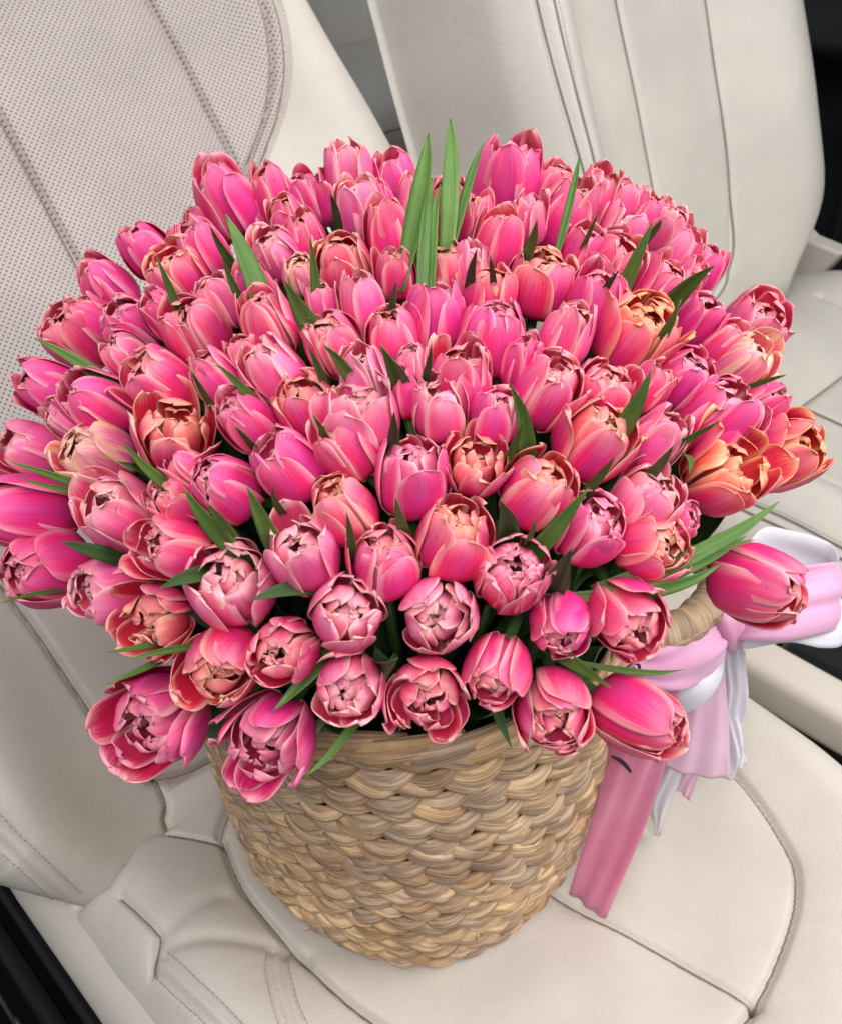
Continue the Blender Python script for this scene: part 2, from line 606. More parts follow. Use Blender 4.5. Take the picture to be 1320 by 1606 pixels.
# floor under the seats and the sill beside them
V = [car(-1.2, -1.6, -0.30), car(2.4, -1.6, -0.30), car(2.4, 1.2, -0.30), car(-1.2, 1.2, -0.30)]
fl = mesh_obj('floor', V, [(0, 1, 2, 3)], carpet_m, None, [(0, 0), (1, 0), (1, 1), (0, 1)])
fl['kind'] = 'structure'
sill = empty('door_sill', car(-0.55, 0, -0.30))
tag(sill, 'black plastic door sill below the near edge of the seat', 'door sill')
rounded_box('sill_plate', car(-0.56, -0.1, -0.24), (0.20, 1.4, 0.12), (W_, D_, K_), 0.03, black_m, sill)
rounded_box('step_ridge', car(-0.50, -0.1, -0.172), (0.02, 1.3, 0.018), (W_, D_, K_), 0.006, black_m, sill)

# --- far (driver's) seat
far = empty('leather_seat', car(0.87, 0, -0.05))
tag(far, 'blurred cream leather seat on the far side behind the flowers', 'car seat')
LEAN2 = math.radians(21)
FUP = -D_ * math.sin(LEAN2) + K_ * math.cos(LEAN2)
FN = D_ * math.cos(LEAN2) + K_ * math.sin(LEAN2)
F_S1 = [(0.745, 0.9), (0.745, 0.45), (0.75, 0.12), (0.76, 0.06)]
F_S2 = [(0.95, 0.9), (0.93, 0.45), (0.92, 0.2), (0.90, 0.09), (0.83, 0.05), (0.76, 0.06)]
F_E1 = [(0.558, 0.9), (0.56, 0.45), (0.575, 0.2), (0.61, 0.05), (0.62, 0.0)]
F_E2 = [(p[0] + 0.016, p[1]) for p in F_E1]
F_SP = [(0.64, 0.9), (0.64, 0.45), (0.65, 0.1)]


def far_back(W, s):
    h = 0.045 * gz(W, 0.585, 0.05) + 0.06 * gz(W, 1.06, 0.09) * sm(s, -0.1, 0.2) + 0.01 * gz(s, 0.25, 0.2)
    d = np.maximum(W - 1.17 + 0.12 * sm(s, 0.25, 0.0) - 0.02 * np.clip(s, 0, 0.5), 0.525 - W)
    d = np.maximum(d, -0.0 - s)
    h = h - edge_fall(d, 0.045, 0.13, 0.02)
    for ln, dp, g in ((F_S1, 0.0035, 0.005), (F_S2, 0.004, 0.005), (F_E1, 0.003, 0.003), (F_E2, 0.003, 0.003), (F_SP, 0.002, 0.008)):
        q = dist_poly(W, s, ln)
        h = h - dp * np.exp(-(q / g) ** 2) - dp * 0.6 * np.exp(-q / 0.016)
    h = h + 0.0008 * np.sin(W * 31 + s * 13) * np.sin(s * 23 - W * 11)
    return D_ * -0.25 + K_ * 0.08 + W[..., None] * W_ + s[..., None] * FUP + h[..., None] * FN


def far_back_regions(W, s):
    e = np.interp(s, [p[1] for p in F_E1[::-1]], [p[0] for p in F_E1[::-1]]) + 0.008
    a = np.interp(s, [p[1] for p in F_S1[::-1]], [p[0] for p in F_S1[::-1]])
    b = np.interp(s, [0.05, 0.09, 0.2, 0.45, 0.9], [0.83, 0.90, 0.92, 0.93, 0.95])
    r = np.full(W.shape, 3)
    r[W < b] = 2
    r[W < a] = 1
    r[W < e] = 0
    return r


panels(far_back, (0.495, 1.21), (-0.03, 0.85), 0.0035, far_back_regions,
       {0: ('backrest_side', leather_far), 1: ('backrest_panel', leather_far), 2: ('backrest_panel', leather_far), 3: ('side_bolster', leather_far)}, far)
stitches('stitching', far_back, [(p[0] - 0.004, p[1]) for p in F_E1], thread_m, far)
stitches('stitching', far_back, [(p[0] + 0.004, p[1]) for p in F_E2], thread_m, far)

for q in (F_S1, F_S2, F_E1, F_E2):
    seam_shade(far_back, q, shade_far, far, 0.0015, 0.001)
FC_N = [(0.66, -0.2), (0.66, 0.1), (0.68, 0.3), (0.74, 0.36)]
FC_F = [(1.06, -0.2), (1.06, 0.3)]
FC_X = [(0.5, -0.075), (0.66, -0.08), (0.85, -0.085), (1.2, -0.08)]
FC_L = [(0.80, -0.085), (0.805, 0.1), (0.81, 0.35)]
FC_P = [(0.555, -0.25), (0.55, 0.1), (0.55, 0.4)]
FC_P2 = [(0.545, -0.25), (0.54, 0.1), (0.54, 0.4)]


def far_cushion(W, F):
    z = 0.03 * gz(W, 0.60, 0.05) + 0.03 * gz(W, 1.12, 0.06) + 0.045 * gz(F, -0.19, 0.09)
    d = np.maximum(np.maximum(0.51 - W, W - 1.19), F - 0.5)
    z = z - edge_fall(d, 0.05, 0.15)
    for ln, dp, g in ((FC_N, 0.006, 0.006), (FC_F, 0.006, 0.006), (FC_X, 0.006, 0.005), (FC_L, 0.003, 0.004), (FC_P, 0.003, 0.003), (FC_P2, 0.003, 0.003)):
        q = dist_poly(W, F, ln)
        z = z - dp * np.exp(-(q / g) ** 2) - dp * 0.7 * np.exp(-q / 0.02)
    z = z + 0.003 * np.sin(W * 27 + F * 19) * np.sin(F * 23 - W * 13)
    return W[..., None] * W_ + F[..., None] * D_ + (z + 0.05)[..., None] * K_


def far_cushion_regions(W, F):
    n = np.interp(F, [p[1] for p in FC_N], [p[0] for p in FC_N])
    r = np.full(W.shape, 2)
    r[(W > n) & (W < 0.803)] = 1
    r[(W >= 0.803) & (W < 1.06)] = 4
    r[W >= 1.06] = 3
    r[F < -0.08] = 0
    return r


panels(far_cushion, (0.485, 1.22), (-0.32, 0.52), 0.0045, far_cushion_regions,
       {0: ('rear_panel', leather_far), 1: ('cushion_panel', leather_far), 2: ('side_bolster', leather_far), 3: ('side_bolster', leather_far), 4: ('cushion_panel', leather_far)}, far)
stitches('stitching', far_cushion, [(p[0] + 0.003, p[1]) for p in FC_P], thread_m, far)
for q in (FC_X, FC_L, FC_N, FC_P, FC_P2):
    seam_shade(far_cushion, q, shade_far, far, 0.0013, 0.0025)
# hinge cover at the far rear corner of that seat
hv = []
for wd in (1.195, 1.235):
    for (ff, zz) in ((-0.412, 0.10), (-0.39, 0.18), (-0.37, 0.181), (-0.341, 0.152), (-0.301, 0.129), (-0.24, 0.122), (-0.30, 0.02)):
        hv.append(car(wd, ff, zz))
hf = [tuple(range(6, -1, -1)), tuple(range(7, 14))] + [(i, (i + 1) % 7, (i + 1) % 7 + 7, i + 7) for i in range(7)]
hc = mesh_obj('hinge_cover', hv, hf, trim_m, far, [(0, 0)] * 14, smooth=False)
bv = hc.modifiers.new('bevel', 'BEVEL')
bv.width, bv.segments = 0.006, 3

# --- rear bench glimpsed between the two seats
rear = empty('rear_bench', car(0.9, -1.45, -0.1))
tag(rear, 'shadowed pale rear bench glimpsed through the gap between the front seats', 'car seat')
rounded_box('bench_cushion', car(0.9, -1.50, 0.10), (1.5, 0.60, 0.24), (W_, D_, K_), 0.08, leather_far, rear, 6)
rounded_box('bench_backrest', car(0.9, -1.86, 0.50), (1.5, 0.24, 0.75), (W_, D_, K_), 0.08, leather_far, rear, 6)
v, f, u = tube([car(x, -1.205, 0.16) for x in np.linspace(0.2, 1.6, 20)], 0.004, 8)
mesh_obj('piping', v, f, thread_m, rear, u)

# --- far door, dark
door = empty('black_door', car(1.6, 0, -0.3))
tag(door, 'black inner door panel behind the far seat at upper right', 'car door')
dp = catmull([(1.50, -0.28), (1.56, 0.0), (1.55, 0.28), (1.48, 0.36), (1.50, 0.42), (1.62, 0.62), (1.60, 1.3)], 28)
V = [car(w + 0.03 * math.sin(f_ * 3), f_, z) for f_ in np.linspace(-1.2, 1.0, 20) for (w, z) in dp]
mesh_obj('door_panel', V, grid_faces(20, 28), black_m, door, [(0, 0)] * len(V))
rounded_box('armrest', car(1.47, 0.0, 0.25), (0.08, 0.8, 0.06), (W_, D_, K_), 0.02, black_m, door)
v, f, u = tube([car(1.42, -0.36, z) for z in np.linspace(-0.05, 1.2, 16)], 0.024, 8, flat=0.1)
mesh_obj('seat_belt', v, f, plain('belt_webbing', (30, 30, 34), 0.8, 0.2), door, u)

# --- centre console
con = empty('centre_console', car(0.45, 0.1, -0.3))
tag(con, 'cream and black centre console between the two front seats', 'console')
rounded_box('side_panel', car(0.412, 0.20, -0.043), (0.055, 0.9, 0.058), (W_, D_, K_), 0.016, trim_m, con, 5)
rounded_box('console_body', car(0.47, 0.20, -0.18), (0.13, 0.9, 0.21), (W_, D_, K_), 0.012, black_m, con)
rounded_box('gloss_tray', car(0.51, 0.32, -0.048), (0.135, 0.44, 0.03), (W_, D_, K_), 0.01, gloss_m, con)
rounded_box('cup_ledge', car(0.485, -0.02, -0.042), (0.085, 0.22, 0.03), (W_, D_, K_), 0.01, trim_m, con)
rounded_box('gloss_lid', car(0.565, -0.06, -0.03), (0.07, 0.16, 0.05), (W_, D_, K_), 0.012, plain('blue_grey_gloss', (84, 98, 112), 0.22, 0.5), con)
v, f, u = tube([car(0.548, x, 0.0) for x in np.linspace(-0.06, 0.01, 8)], 0.004, 8)
mesh_obj('chrome_strip', v, f, plain('chrome', (220, 226, 228), 0.15, 0.5, metallic=0.9), con, u)

# ------------------------------------------------------------------ basket
BH = 0.270
BX = -0.006


def straw(name, a, b, c):
    t = NT(name)
    uv = t.coord('UV')
    x, y, _ = t.sep(uv)
    r = t.rnd()
    tex = t.noise(t.comb(t.math('MULTIPLY', x, 11.0), t.math('MULTIPLY', y, 1.3), t.math('MULTIPLY', r, 37.0)), 1.0, 3, 0.6, 0.4)
    fine = t.noise(t.comb(t.math('MULTIPLY', x, 46.0), t.math('MULTIPLY', y, 1.6), t.math('MULTIPLY', r, 11.0)), 1.0, 2, 0.6)
    base = t.mix(r, lin(a), lin(b))
    blot = t.noise(t.coord(), 22.0, 3, 0.6)
    base = t.mix(t.smooth(blot, 0.42, 0.68), base, lin(c))
    col = t.mix(t.smooth(tex, 0.30, 0.66), base, t.mix(0.75, base, lin((110, 80, 58)), 'MIX'))
    col = t.mix(t.math('MULTIPLY', t.smooth(fine, 0.5, 0.75), 0.5), col, lin((232, 204, 160)))
    col = t.hsv(col, 0.5, t.math('ADD', 0.80, t.math('MULTIPLY', r, 0.25)), t.math('ADD', 0.92, t.math('MULTIPLY', t.math('FRACT', t.math('MULTIPLY', r, 7.3)), 0.38)))
    t.bump(t.math('ADD', tex, t.math('MULTIPLY', fine, 0.6)), 0.9, 0.0012)
    return t.base(col, 0.62, 0.3)


straw_m = straw('water_hyacinth_straw', (214, 174, 130), (232, 194, 148), (188, 150, 116))


def basket_r(th, h):
    t = h / BH
    r = 0.1345 + 0.0215 * np.power(np.clip(t, 0, 1.2), 0.85) + 0.004 * math.sin(math.pi * min(max(t, 0), 1))
    q = 0.004 * (1 - 0.85 * min(max(t, 0), 1))
    c = math.cos(4 * (th - math.radians(-84)))
    r += q * (c if c < 0 else c ** 2 * 1.1)
    if h < 0.022:
        r -= 0.012 * (1 - h / 0.022) ** 2
    return r


def bpt(th, h, out=0.0):
    r = basket_r(th, h) + out
    return np.array([BX + r * math.cos(th), r * math.sin(th), h])


def strand(path, halfw, halft, sides=8):
    """a flattened fat strand along (th, h, out) points; its ring faces out of the basket"""
    pts = catmull(path, 9)
    P = np.array([bpt(*q) for q in pts])
    T = unit(np.gradient(P, axis=0))
    V, uv = [], []
    prof = [0.35, 0.72, 0.93, 1.0, 1.0, 0.97, 0.88, 0.66, 0.3]
    for i in range(9):
        N = np.array([math.cos(pts[i, 0]), math.sin(pts[i, 0]), 0.12])
        N = unit(N - T[i] * np.dot(N, T[i]))
        B = np.cross(T[i], N)
        for j in range(sides):
            a = 2 * math.pi * j / sides
            V.append(P[i] + prof[i] * (halfw * math.cos(a) * B + halft * math.sin(a) * N))
            uv.append((j / sides, i / 8))
    F = grid_faces(9, sides, closed=True)
    F.append(tuple(range(sides - 1, -1, -1)))
    F.append(tuple(range(8 * sides, 9 * sides)))
    return V, F, uv


rb = random.Random(5)
basket = empty('woven_basket', (BX, 0, 0))
tag(basket, 'round woven straw basket full of tulips standing on the seat', 'basket')
strands = []
NB, NP = 11, 35
bh = (BH - 0.010) / NB
for i in range(NB):
    hc = 0.006 + bh * (i + 0.5)
    ph = rb.random() * 6.28
    p_ = 2 * math.pi / NP
    for k in range(NP):
        for up in (1, -1):
            th = ph + (k + (0.5 if up < 0 else 0)) * p_ + rb.uniform(-0.02, 0.02)
            j = lambda s: rb.uniform(-s, s)
            o1 = rb.uniform(-0.0008, 0.0012)
            path = [(th - 0.25 * p_, hc + up * (bh * 0.40 + j(0.001)), -0.003 + o1),
                    (th + 0.25 * p_, hc + up * (bh * 0.44 + j(0.001)), 0.0050 + o1),
                    (th + 0.80 * p_, hc + up * (bh * 0.26 + j(0.001)), 0.0074 + o1),
                    (th + 1.35 * p_, hc + up * (bh * 0.02 + j(0.001)), -0.002 + o1)]
            strands.append((th + 0.4 * p_, hc, strand(path, bh * 0.30 * rb.uniform(0.9, 1.15), 0.0050 * rb.uniform(0.85, 1.15))))


def shows(s):
    P = bpt(s[0], s[1])
    n = np.array([math.cos(s[0]), math.sin(s[0]), 0.1])
    q = CAM - P
    return float(np.dot(n, q) / np.dot(q, q) ** 1.5)


strands.sort(key=shows, reverse=True)
for s in strands[:300]:
    mesh_obj('strand', *s[2][:2], straw_m, basket, s[2][2])
rest = merge([s[2] for s in strands[300:]])
o = mesh_obj('woven_strands', rest[0], rest[1], straw_m, basket, rest[2])
o['kind'] = 'stuff'
# rim: a rope of broad twisted strands
NR = 30
for k in range(NR):
    th = 2 * math.pi * (k + rb.uniform(-0.15, 0.15)) / NR
    p_ = 2 * math.pi / NR
    path = [(th - 0.6 * p_, BH - 0.012, -0.003), (th + 0.4 * p_, BH - 0.006, 0.0055), (th + 1.4 * p_, BH + 0.001, 0.005), (th + 2.4 * p_, BH + 0.003, -0.003)]
    s = strand(path, 0.0095 * rb.uniform(0.85, 1.15), 0.0062)
    mesh_obj('rim_strand', s[0], s[1], straw_m, basket, s[2])
# loose fibres standing off the weave
for k in range(26):
    th = math.radians(rb.uniform(-175, -5))
    h = rb.uniform(0.02, BH)
    d0, d1 = rb.uniform(-0.12, 0.12), rb.uniform(-0.012, 0.012)
    v, f, u = tube([bpt(th, h, 0.006), bpt(th + d0 * 0.4, h + d1 * 0.5, 0.010), bpt(th + d0, h + d1, rb.uniform(0.010, 0.018))], [0.0006, 0.0005, 0.0002], 5)
    mesh_obj('loose_fibre', v, f, straw_m, basket, u)
# inner wall and base
V, UV = [], []
for h in np.linspace(0.004, BH, 14):
    for k in range(72):
        V.append(bpt(2 * math.pi * k / 72, h, -0.006))
        UV.append((k / 72, h))
F = grid_faces(14, 72, closed=True) + [tuple(range(71, -1, -1))]
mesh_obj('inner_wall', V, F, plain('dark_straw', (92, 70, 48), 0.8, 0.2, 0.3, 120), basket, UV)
# handle: wrapped rope loop on the right side
HZ = BH - 0.024
hp = catmull([bpt(math.radians(-26), HZ - 0.015, 0.0), bpt(math.radians(-24), HZ + 0.012, 0.006), bpt(math.radians(-14), HZ + 0.022, 0.040),
              bpt(math.radians(0), HZ + 0.020, 0.062), bpt(math.radians(16), HZ + 0.022, 0.045), bpt(math.radians(27), HZ + 0.012, 0.006), bpt(math.radians(29), HZ - 0.015, 0.0)], 90)
T = unit(np.gradient(hp, axis=0))
L = np.concatenate([[0], np.cumsum(np.linalg.norm(np.diff(hp, axis=0), axis=1))])
V, UV = [], []
for i in range(90):
    x = unit(np.cross(T[i], K_))
    y = np.cross(T[i], x)
    for j in range(20):
        a = 2 * math.pi * j / 20
        rr = 0.0125 * (0.90 + 0.16 * abs(math.sin(L[i] / 0.017 * math.pi + a * 0.5)) ** 0.7 + 0.02 * math.sin(a * 7 + L[i] * 300))
        V.append(hp[i] + rr * (math.cos(a) * x + math.sin(a) * y))
        UV.append((L[i] * 12 + a / 6.28 * 0.1, a / 6.28))
mesh_obj('handle', V, grid_faces(90, 20, closed=True), straw_m, basket, UV)

# ------------------------------------------------------------------ ribbon bow on the handle
def satin(name, a, b, scale=14):
    t = NT(name)
    uv = t.coord('UV')
    n = t.noise(t.coord(), scale, 2)
    w = t.noise(t.comb(t.math('MULTIPLY', t.sep(uv)[0], 400.0), t.math('MULTIPLY', t.sep(uv)[1], 400.0), 0.0), 1.0, 1)
    t.base(t.mix(t.smooth(n, 0.35, 0.65), lin(a), lin(b)), 0.42, 0.4)
    t.p.inputs['Sheen Weight'].default_value = 0.25
    t.p.inputs['Subsurface Weight'].default_value = 0.0
    t.bump(w, 0.12, 0.0003)
    tr = t.n.new('ShaderNodeBsdfTranslucent')
    tr.inputs[0].default_value = lin(b)
    mx = t.n.new('ShaderNodeMixShader')
    mx.inputs[0].default_value = 0.1
    t.link(t.p.outputs[0], mx.inputs[1])
    t.link(tr.outputs[0], mx.inputs[2])
    t.link(mx.outputs[0], t.out.inputs[0])
    return t.m


pink_s = satin('satin_pink', (230, 160, 198), (238, 176, 212))
rose_s = satin('satin_rose', (224, 122, 158), (230, 136, 168))
lilac_s = satin('satin_pale_lilac', (234, 188, 210), (240, 202, 220))
white_s = satin('satin_white', (226, 220, 230), (234, 228, 236))
ink_m = plain('black_print', (38, 26, 40), 0.6, 0.3)
bow = empty('ribbon_bow', at_depth(1140, 1000, 0.705))
tag(bow, 'pink and white satin ribbon bow tied to the basket handle at right', 'ribbon')
rr_ = random.Random(3)


def ribbon(name, rows, mat, n=36, m=19, wave=0.0022, bulge=0.004, parent=None):
    """rows: (x, y, depth, x, y, depth) of the two edges as seen in the photograph, placed at their distance"""
    a = catmull([at_depth(*r[:3]) for r in rows], n)
    b = catmull([at_depth(*r[3:]) for r in rows], n)
    P = np.zeros((n, m, 3))
    for j in range(m):
        f = j / (m - 1)
        P[:, j] = a * (1 - f) + b * f
    N = unit(np.cross(np.gradient(P, axis=0), np.gradient(P, axis=1)))
    tt = np.linspace(0, 1, n)[:, None]
    uu = np.linspace(0, 1, m)[None, :]
    ph = rr_.random() * 6
    off = bulge * np.sin(math.pi * uu) * np.sin(math.pi * tt) + wave * np.sin(9 * tt + 5 * uu + ph) + wave * 0.6 * np.sin(15 * uu + 4 * tt + ph * 2)
    off = off + 0.0011 * np.sin(26 * uu + 3 * tt + ph) * np.exp(-2.5 * tt) + 0.0007 * np.sin(41 * uu - 5 * tt + ph) * np.exp(-3 * tt)
    P = P + N * off[..., None]
    Q = P - N * 0.0005
    V = np.vstack([P.reshape(-1, 3), Q.reshape(-1, 3)])
    F = grid_faces(n, m) + [q[::-1] for q in grid_faces(n, m, n * m)]
    nm = n * m
    ring = list(range(m)) + [i * m + m - 1 for i in range(1, n)] + [(n - 1) * m + j for j in range(m - 2, -1, -1)] + [i * m for i in range(n - 2, 0, -1)]
    for i in range(len(ring)):
        p, q = ring[i], ring[(i + 1) % len(ring)]
        F.append((p, p + nm, q + nm, q))
    uv = np.stack([np.broadcast_to(tt, (n, m)), np.broadcast_to(uu, (n, m))], -1).reshape(-1, 2)
    return mesh_obj(name, V, F, mat, parent or bow, np.vstack([uv, uv]))


# tails
ribbon('tail', [(985, 1060, 0.665, 1066, 1050, 0.665), (964, 1130, 0.675, 1062, 1120, 0.672), (950, 1190, 0.69, 1050, 1178, 0.685), (922, 1300, 0.735, 1008, 1300, 0.728), (890, 1404, 0.780, 950, 1440, 0.762)], rose_s, bulge=0.003)
ribbon('tail', [(1080, 1000, 0.70, 1136, 995, 0.70), (1062, 1080, 0.705, 1140, 1060, 0.705), (1052, 1150, 0.72, 1142, 1150, 0.722), (1041, 1204, 0.735, 1146, 1227, 0.738)], lilac_s)
ribbon('tail', [(1128, 990, 0.715, 1160, 995, 0.715), (1135, 1080, 0.735, 1173, 1070, 0.735), (1136, 1160, 0.755, 1166, 1118, 0.755)], white_s)
ribbon('tail', [(1125, 1010, 0.725, 1168, 1020, 0.725), (1130, 1090, 0.745, 1172, 1085, 0.745), (1128, 1162, 0.765, 1158, 1126, 0.765)], pink_s)
ribbon('tail', [(1045, 1120, 0.74, 1100, 1110, 0.74), (1028, 1200, 0.77, 1078, 1205, 0.77), (1016, 1262, 0.795, 1048, 1258, 0.795), (1028, 1305, 0.81, 1034, 1314, 0.81)], white_s)
ribbon('tail', [(1070, 1120, 0.75, 1115, 1120, 0.75), (1064, 1190, 0.775, 1104, 1195, 0.775), (1058, 1240, 0.79, 1080, 1254, 0.79)], lilac_s)
ribbon('tail', [(1118, 1100, 0.745, 1150, 1095, 0.745), (1138, 1170, 0.755, 1166, 1165, 0.755), (1146, 1228, 0.765, 1168, 1194, 0.765)], white_s)
# right loop: pink outside, white lining
ribbon('loop', [(1140, 962, 0.692, 1142, 1004, 0.692), (1178, 925, 0.668, 1172, 1004, 0.672), (1240, 893, 0.662, 1236, 1006, 0.668), (1300, 882, 0.678, 1306, 992, 0.682), (1312, 880, 0.70, 1319, 982, 0.702),
                (1300, 862, 0.735, 1306, 960, 0.735), (1240, 840, 0.750, 1240, 950, 0.750), (1185, 846, 0.745, 1180, 955, 0.745), (1140, 950, 0.715, 1140, 985, 0.715)], pink_s, n=60, bulge=0.0)
ribbon('loop', [(1142, 966, 0.698, 1142, 1012, 0.698), (1180, 930, 0.676, 1172, 1018, 0.680), (1240, 900, 0.670, 1238, 1008, 0.676), (1290, 890, 0.684, 1288, 1016, 0.688), (1309, 884, 0.70, 1318, 1008, 0.702),
                (1302, 852, 0.727, 1306, 962, 0.730), (1240, 832, 0.742, 1240, 950, 0.745), (1185, 836, 0.738, 1180, 955, 0.740), (1140, 950, 0.712, 1140, 985, 0.712)], white_s, n=60, bulge=0.0)
# left loop
ribbon('loop', [(1128, 958, 0.692, 1140, 1002, 0.692), (1100, 958, 0.672, 1128, 1040, 0.672), (1060, 980, 0.660, 1098, 1072, 0.664), (1020, 1012, 0.640, 1060, 1082, 0.650), (978, 1024, 0.632, 1010, 1074, 0.645)], pink_s, bulge=0.012, wave=0.002)
ribbon('loop', [(1128, 975, 0.697, 1140, 1010, 0.697), (1090, 985, 0.682, 1128, 1062, 0.680), (1060, 1000, 0.672, 1104, 1102, 0.674), (1025, 1020, 0.674, 1066, 1124, 0.680), (995, 1040, 0.685, 1030, 1110, 0.690)], white_s, bulge=0.010, wave=0.002)
# knot
kp = catmull([at_depth(1120, 948, 0.69), at_depth(1130, 962, 0.680), at_depth(1140, 982, 0.678), at_depth(1146, 1004, 0.69)], 16)
V, F, UV = tube(kp, 0.0095 + 0.002 * np.sin(np.linspace(0, math.pi, 16)), 20)
V = [kp[i // 20] + (np.array(p) - kp[i // 20]) * (1 + 0.12 * math.sin((i % 20) * 6.283 / 20 * 5)) for i, p in enumerate(V)]
mesh_obj('knot', V, F, satin('satin_mauve', (222, 148, 186), (232, 164, 198)), bow, UV)


def ink(pts, d, r0):
    p = catmull([at_depth(x, y, d if len(q) == 0 else q[0]) for x, y, *q in pts], 20)
    return tube(p, r0 * (0.35 + 0.65 * np.sin(np.linspace(0.15, math.pi - 0.15, 20))), 6)


letters = ([ink([(984, 1046), (992, 1040), (1001, 1043), (1001, 1052), (994, 1056)], 0.622, 0.0011), ink([(988, 1029), (991, 1028), (994, 1029)], 0.622, 0.0014), ink([(1003, 1052), (1006, 1050)], 0.622, 0.0009),
                 ink([(1106, 964), (1113, 966), (1119, 972), (1121, 982)], 0.668, 0.0012), ink([(958, 1186), (972, 1193), (982, 1202), (989, 1212)], 0.680, 0.0016), ink([(990, 1184), (1018, 1172), (1034, 1156), (1040, 1138)], 0.671, 0.0013)])
for q in letters:
    mesh_obj('letter_stroke', q[0], q[1], ink_m, bow, q[2])

# ------------------------------------------------------------------ tulips
def petal_mat(name, rib, body, edge, inside, inner_edge, tipk=0.45, edgek=0.85, streak=None, trans=0.2):
    t = NT(name)
    x, v, _ = t.sep(t.coord('UV'))
    r = t.rnd()
    side = t.math('GREATER_THAN', x, 1.5)
    u = t.math('SUBTRACT', x, t.math('MULTIPLY', side, 2.0))
    c = t.math('ABSOLUTE', t.math('SUBTRACT', t.math('MULTIPLY', u, 2.0), 1.0))
    r37 = t.math('MULTIPLY', r, 37.0)
    vein = t.noise(t.comb(t.math('MULTIPLY', u, 26.0), t.math('MULTIPLY', v, 2.2), r37), 1.0, 3, 0.6, 0.2)
    blot = t.noise(t.comb(t.math('MULTIPLY', u, 2.2), t.math('MULTIPLY', v, 2.0), r37), 1.0, 2, 0.5)
    soft = t.math('MULTIPLY', t.math('SUBTRACT', vein, 0.5), 0.34)
    blo = t.math('MULTIPLY', t.math('SUBTRACT', blot, 0.5), 0.45)
    ce = t.math('ADD', t.math('ADD', c, soft), blo)
    e = t.math('MULTIPLY', t.smooth(ce, 0.52, 1.08), t.smooth(v, 0.12, 0.55))
    tip = t.math('MULTIPLY', t.smooth(t.math('ADD', t.math('ADD', v, soft), t.math('MULTIPLY', blo, 0.8)), 0.54, 1.10), tipk)
    f = t.math('MAXIMUM', t.math('MULTIPLY', e, edgek), tip)
    ribf = t.math('MULTIPLY', t.math('SUBTRACT', 1.0, t.smooth(t.math('ADD', c, t.math('MULTIPLY', soft, 0.7)), 0.04, 0.5)), 0.75)
    outer = t.mix(ribf, lin(body), lin(rib))
    low = t.math('MULTIPLY', t.math('SUBTRACT', 1.0, t.smooth(v, 0.1, 0.45)), 0.35)
    outer = t.mix(low, outer, lin((206, 26, 88)))
    outer = t.mix(f, outer, lin(edge))
    inn = t.mix(t.math('MAXIMUM', t.smooth(ce, 0.66, 1.05), t.smooth(t.math('ADD', v, soft), 0.74, 1.04)), lin(inside), lin(inner_edge))
    inn = t.mix(t.math('SUBTRACT', 1.0, t.smooth(v, 0.02, 0.22)), inn, lin((206, 170, 96)))
    col = t.mix(side, outer, inn)
    rim = t.math('MULTIPLY', t.smooth(c, 0.93, 1.0), 0.15)
    col = t.mix(rim, col, lin((255, 208, 202)))
    if streak:
        st = t.smooth(t.noise(t.comb(t.math('MULTIPLY', u, 9.0), t.math('MULTIPLY', v, 1.6), r37), 1.0, 2, 0.5, 0.6), 0.52, 0.6)
        col = t.mix(t.math('MULTIPLY', st, 0.8), col, lin(streak))
    val = t.math('ADD', t.math('ADD', 0.92, t.math('MULTIPLY', r, 0.14)), t.math('MULTIPLY', vein, 0.22))
    col = t.hsv(col, t.math('ADD', 0.4875, t.math('MULTIPLY', t.math('FRACT', t.math('MULTIPLY', r, 9.7)), 0.016)), 0.99, val)
    t.bump(vein, 0.35, 0.0007)
    t.base(col, t.math('ADD', 0.40, t.math('MULTIPLY', blot, 0.15)), 0.35)
    tr = t.n.new('ShaderNodeBsdfTranslucent')
    t.link(col, tr.inputs[0])
    mx = t.n.new('ShaderNodeMixShader')
    mx.inputs[0].default_value = trans
    t.link(t.p.outputs[0], mx.inputs[1])
    t.link(tr.outputs[0], mx.inputs[2])
    t.link(mx.outputs[0], t.out.inputs[0])
    return t.m


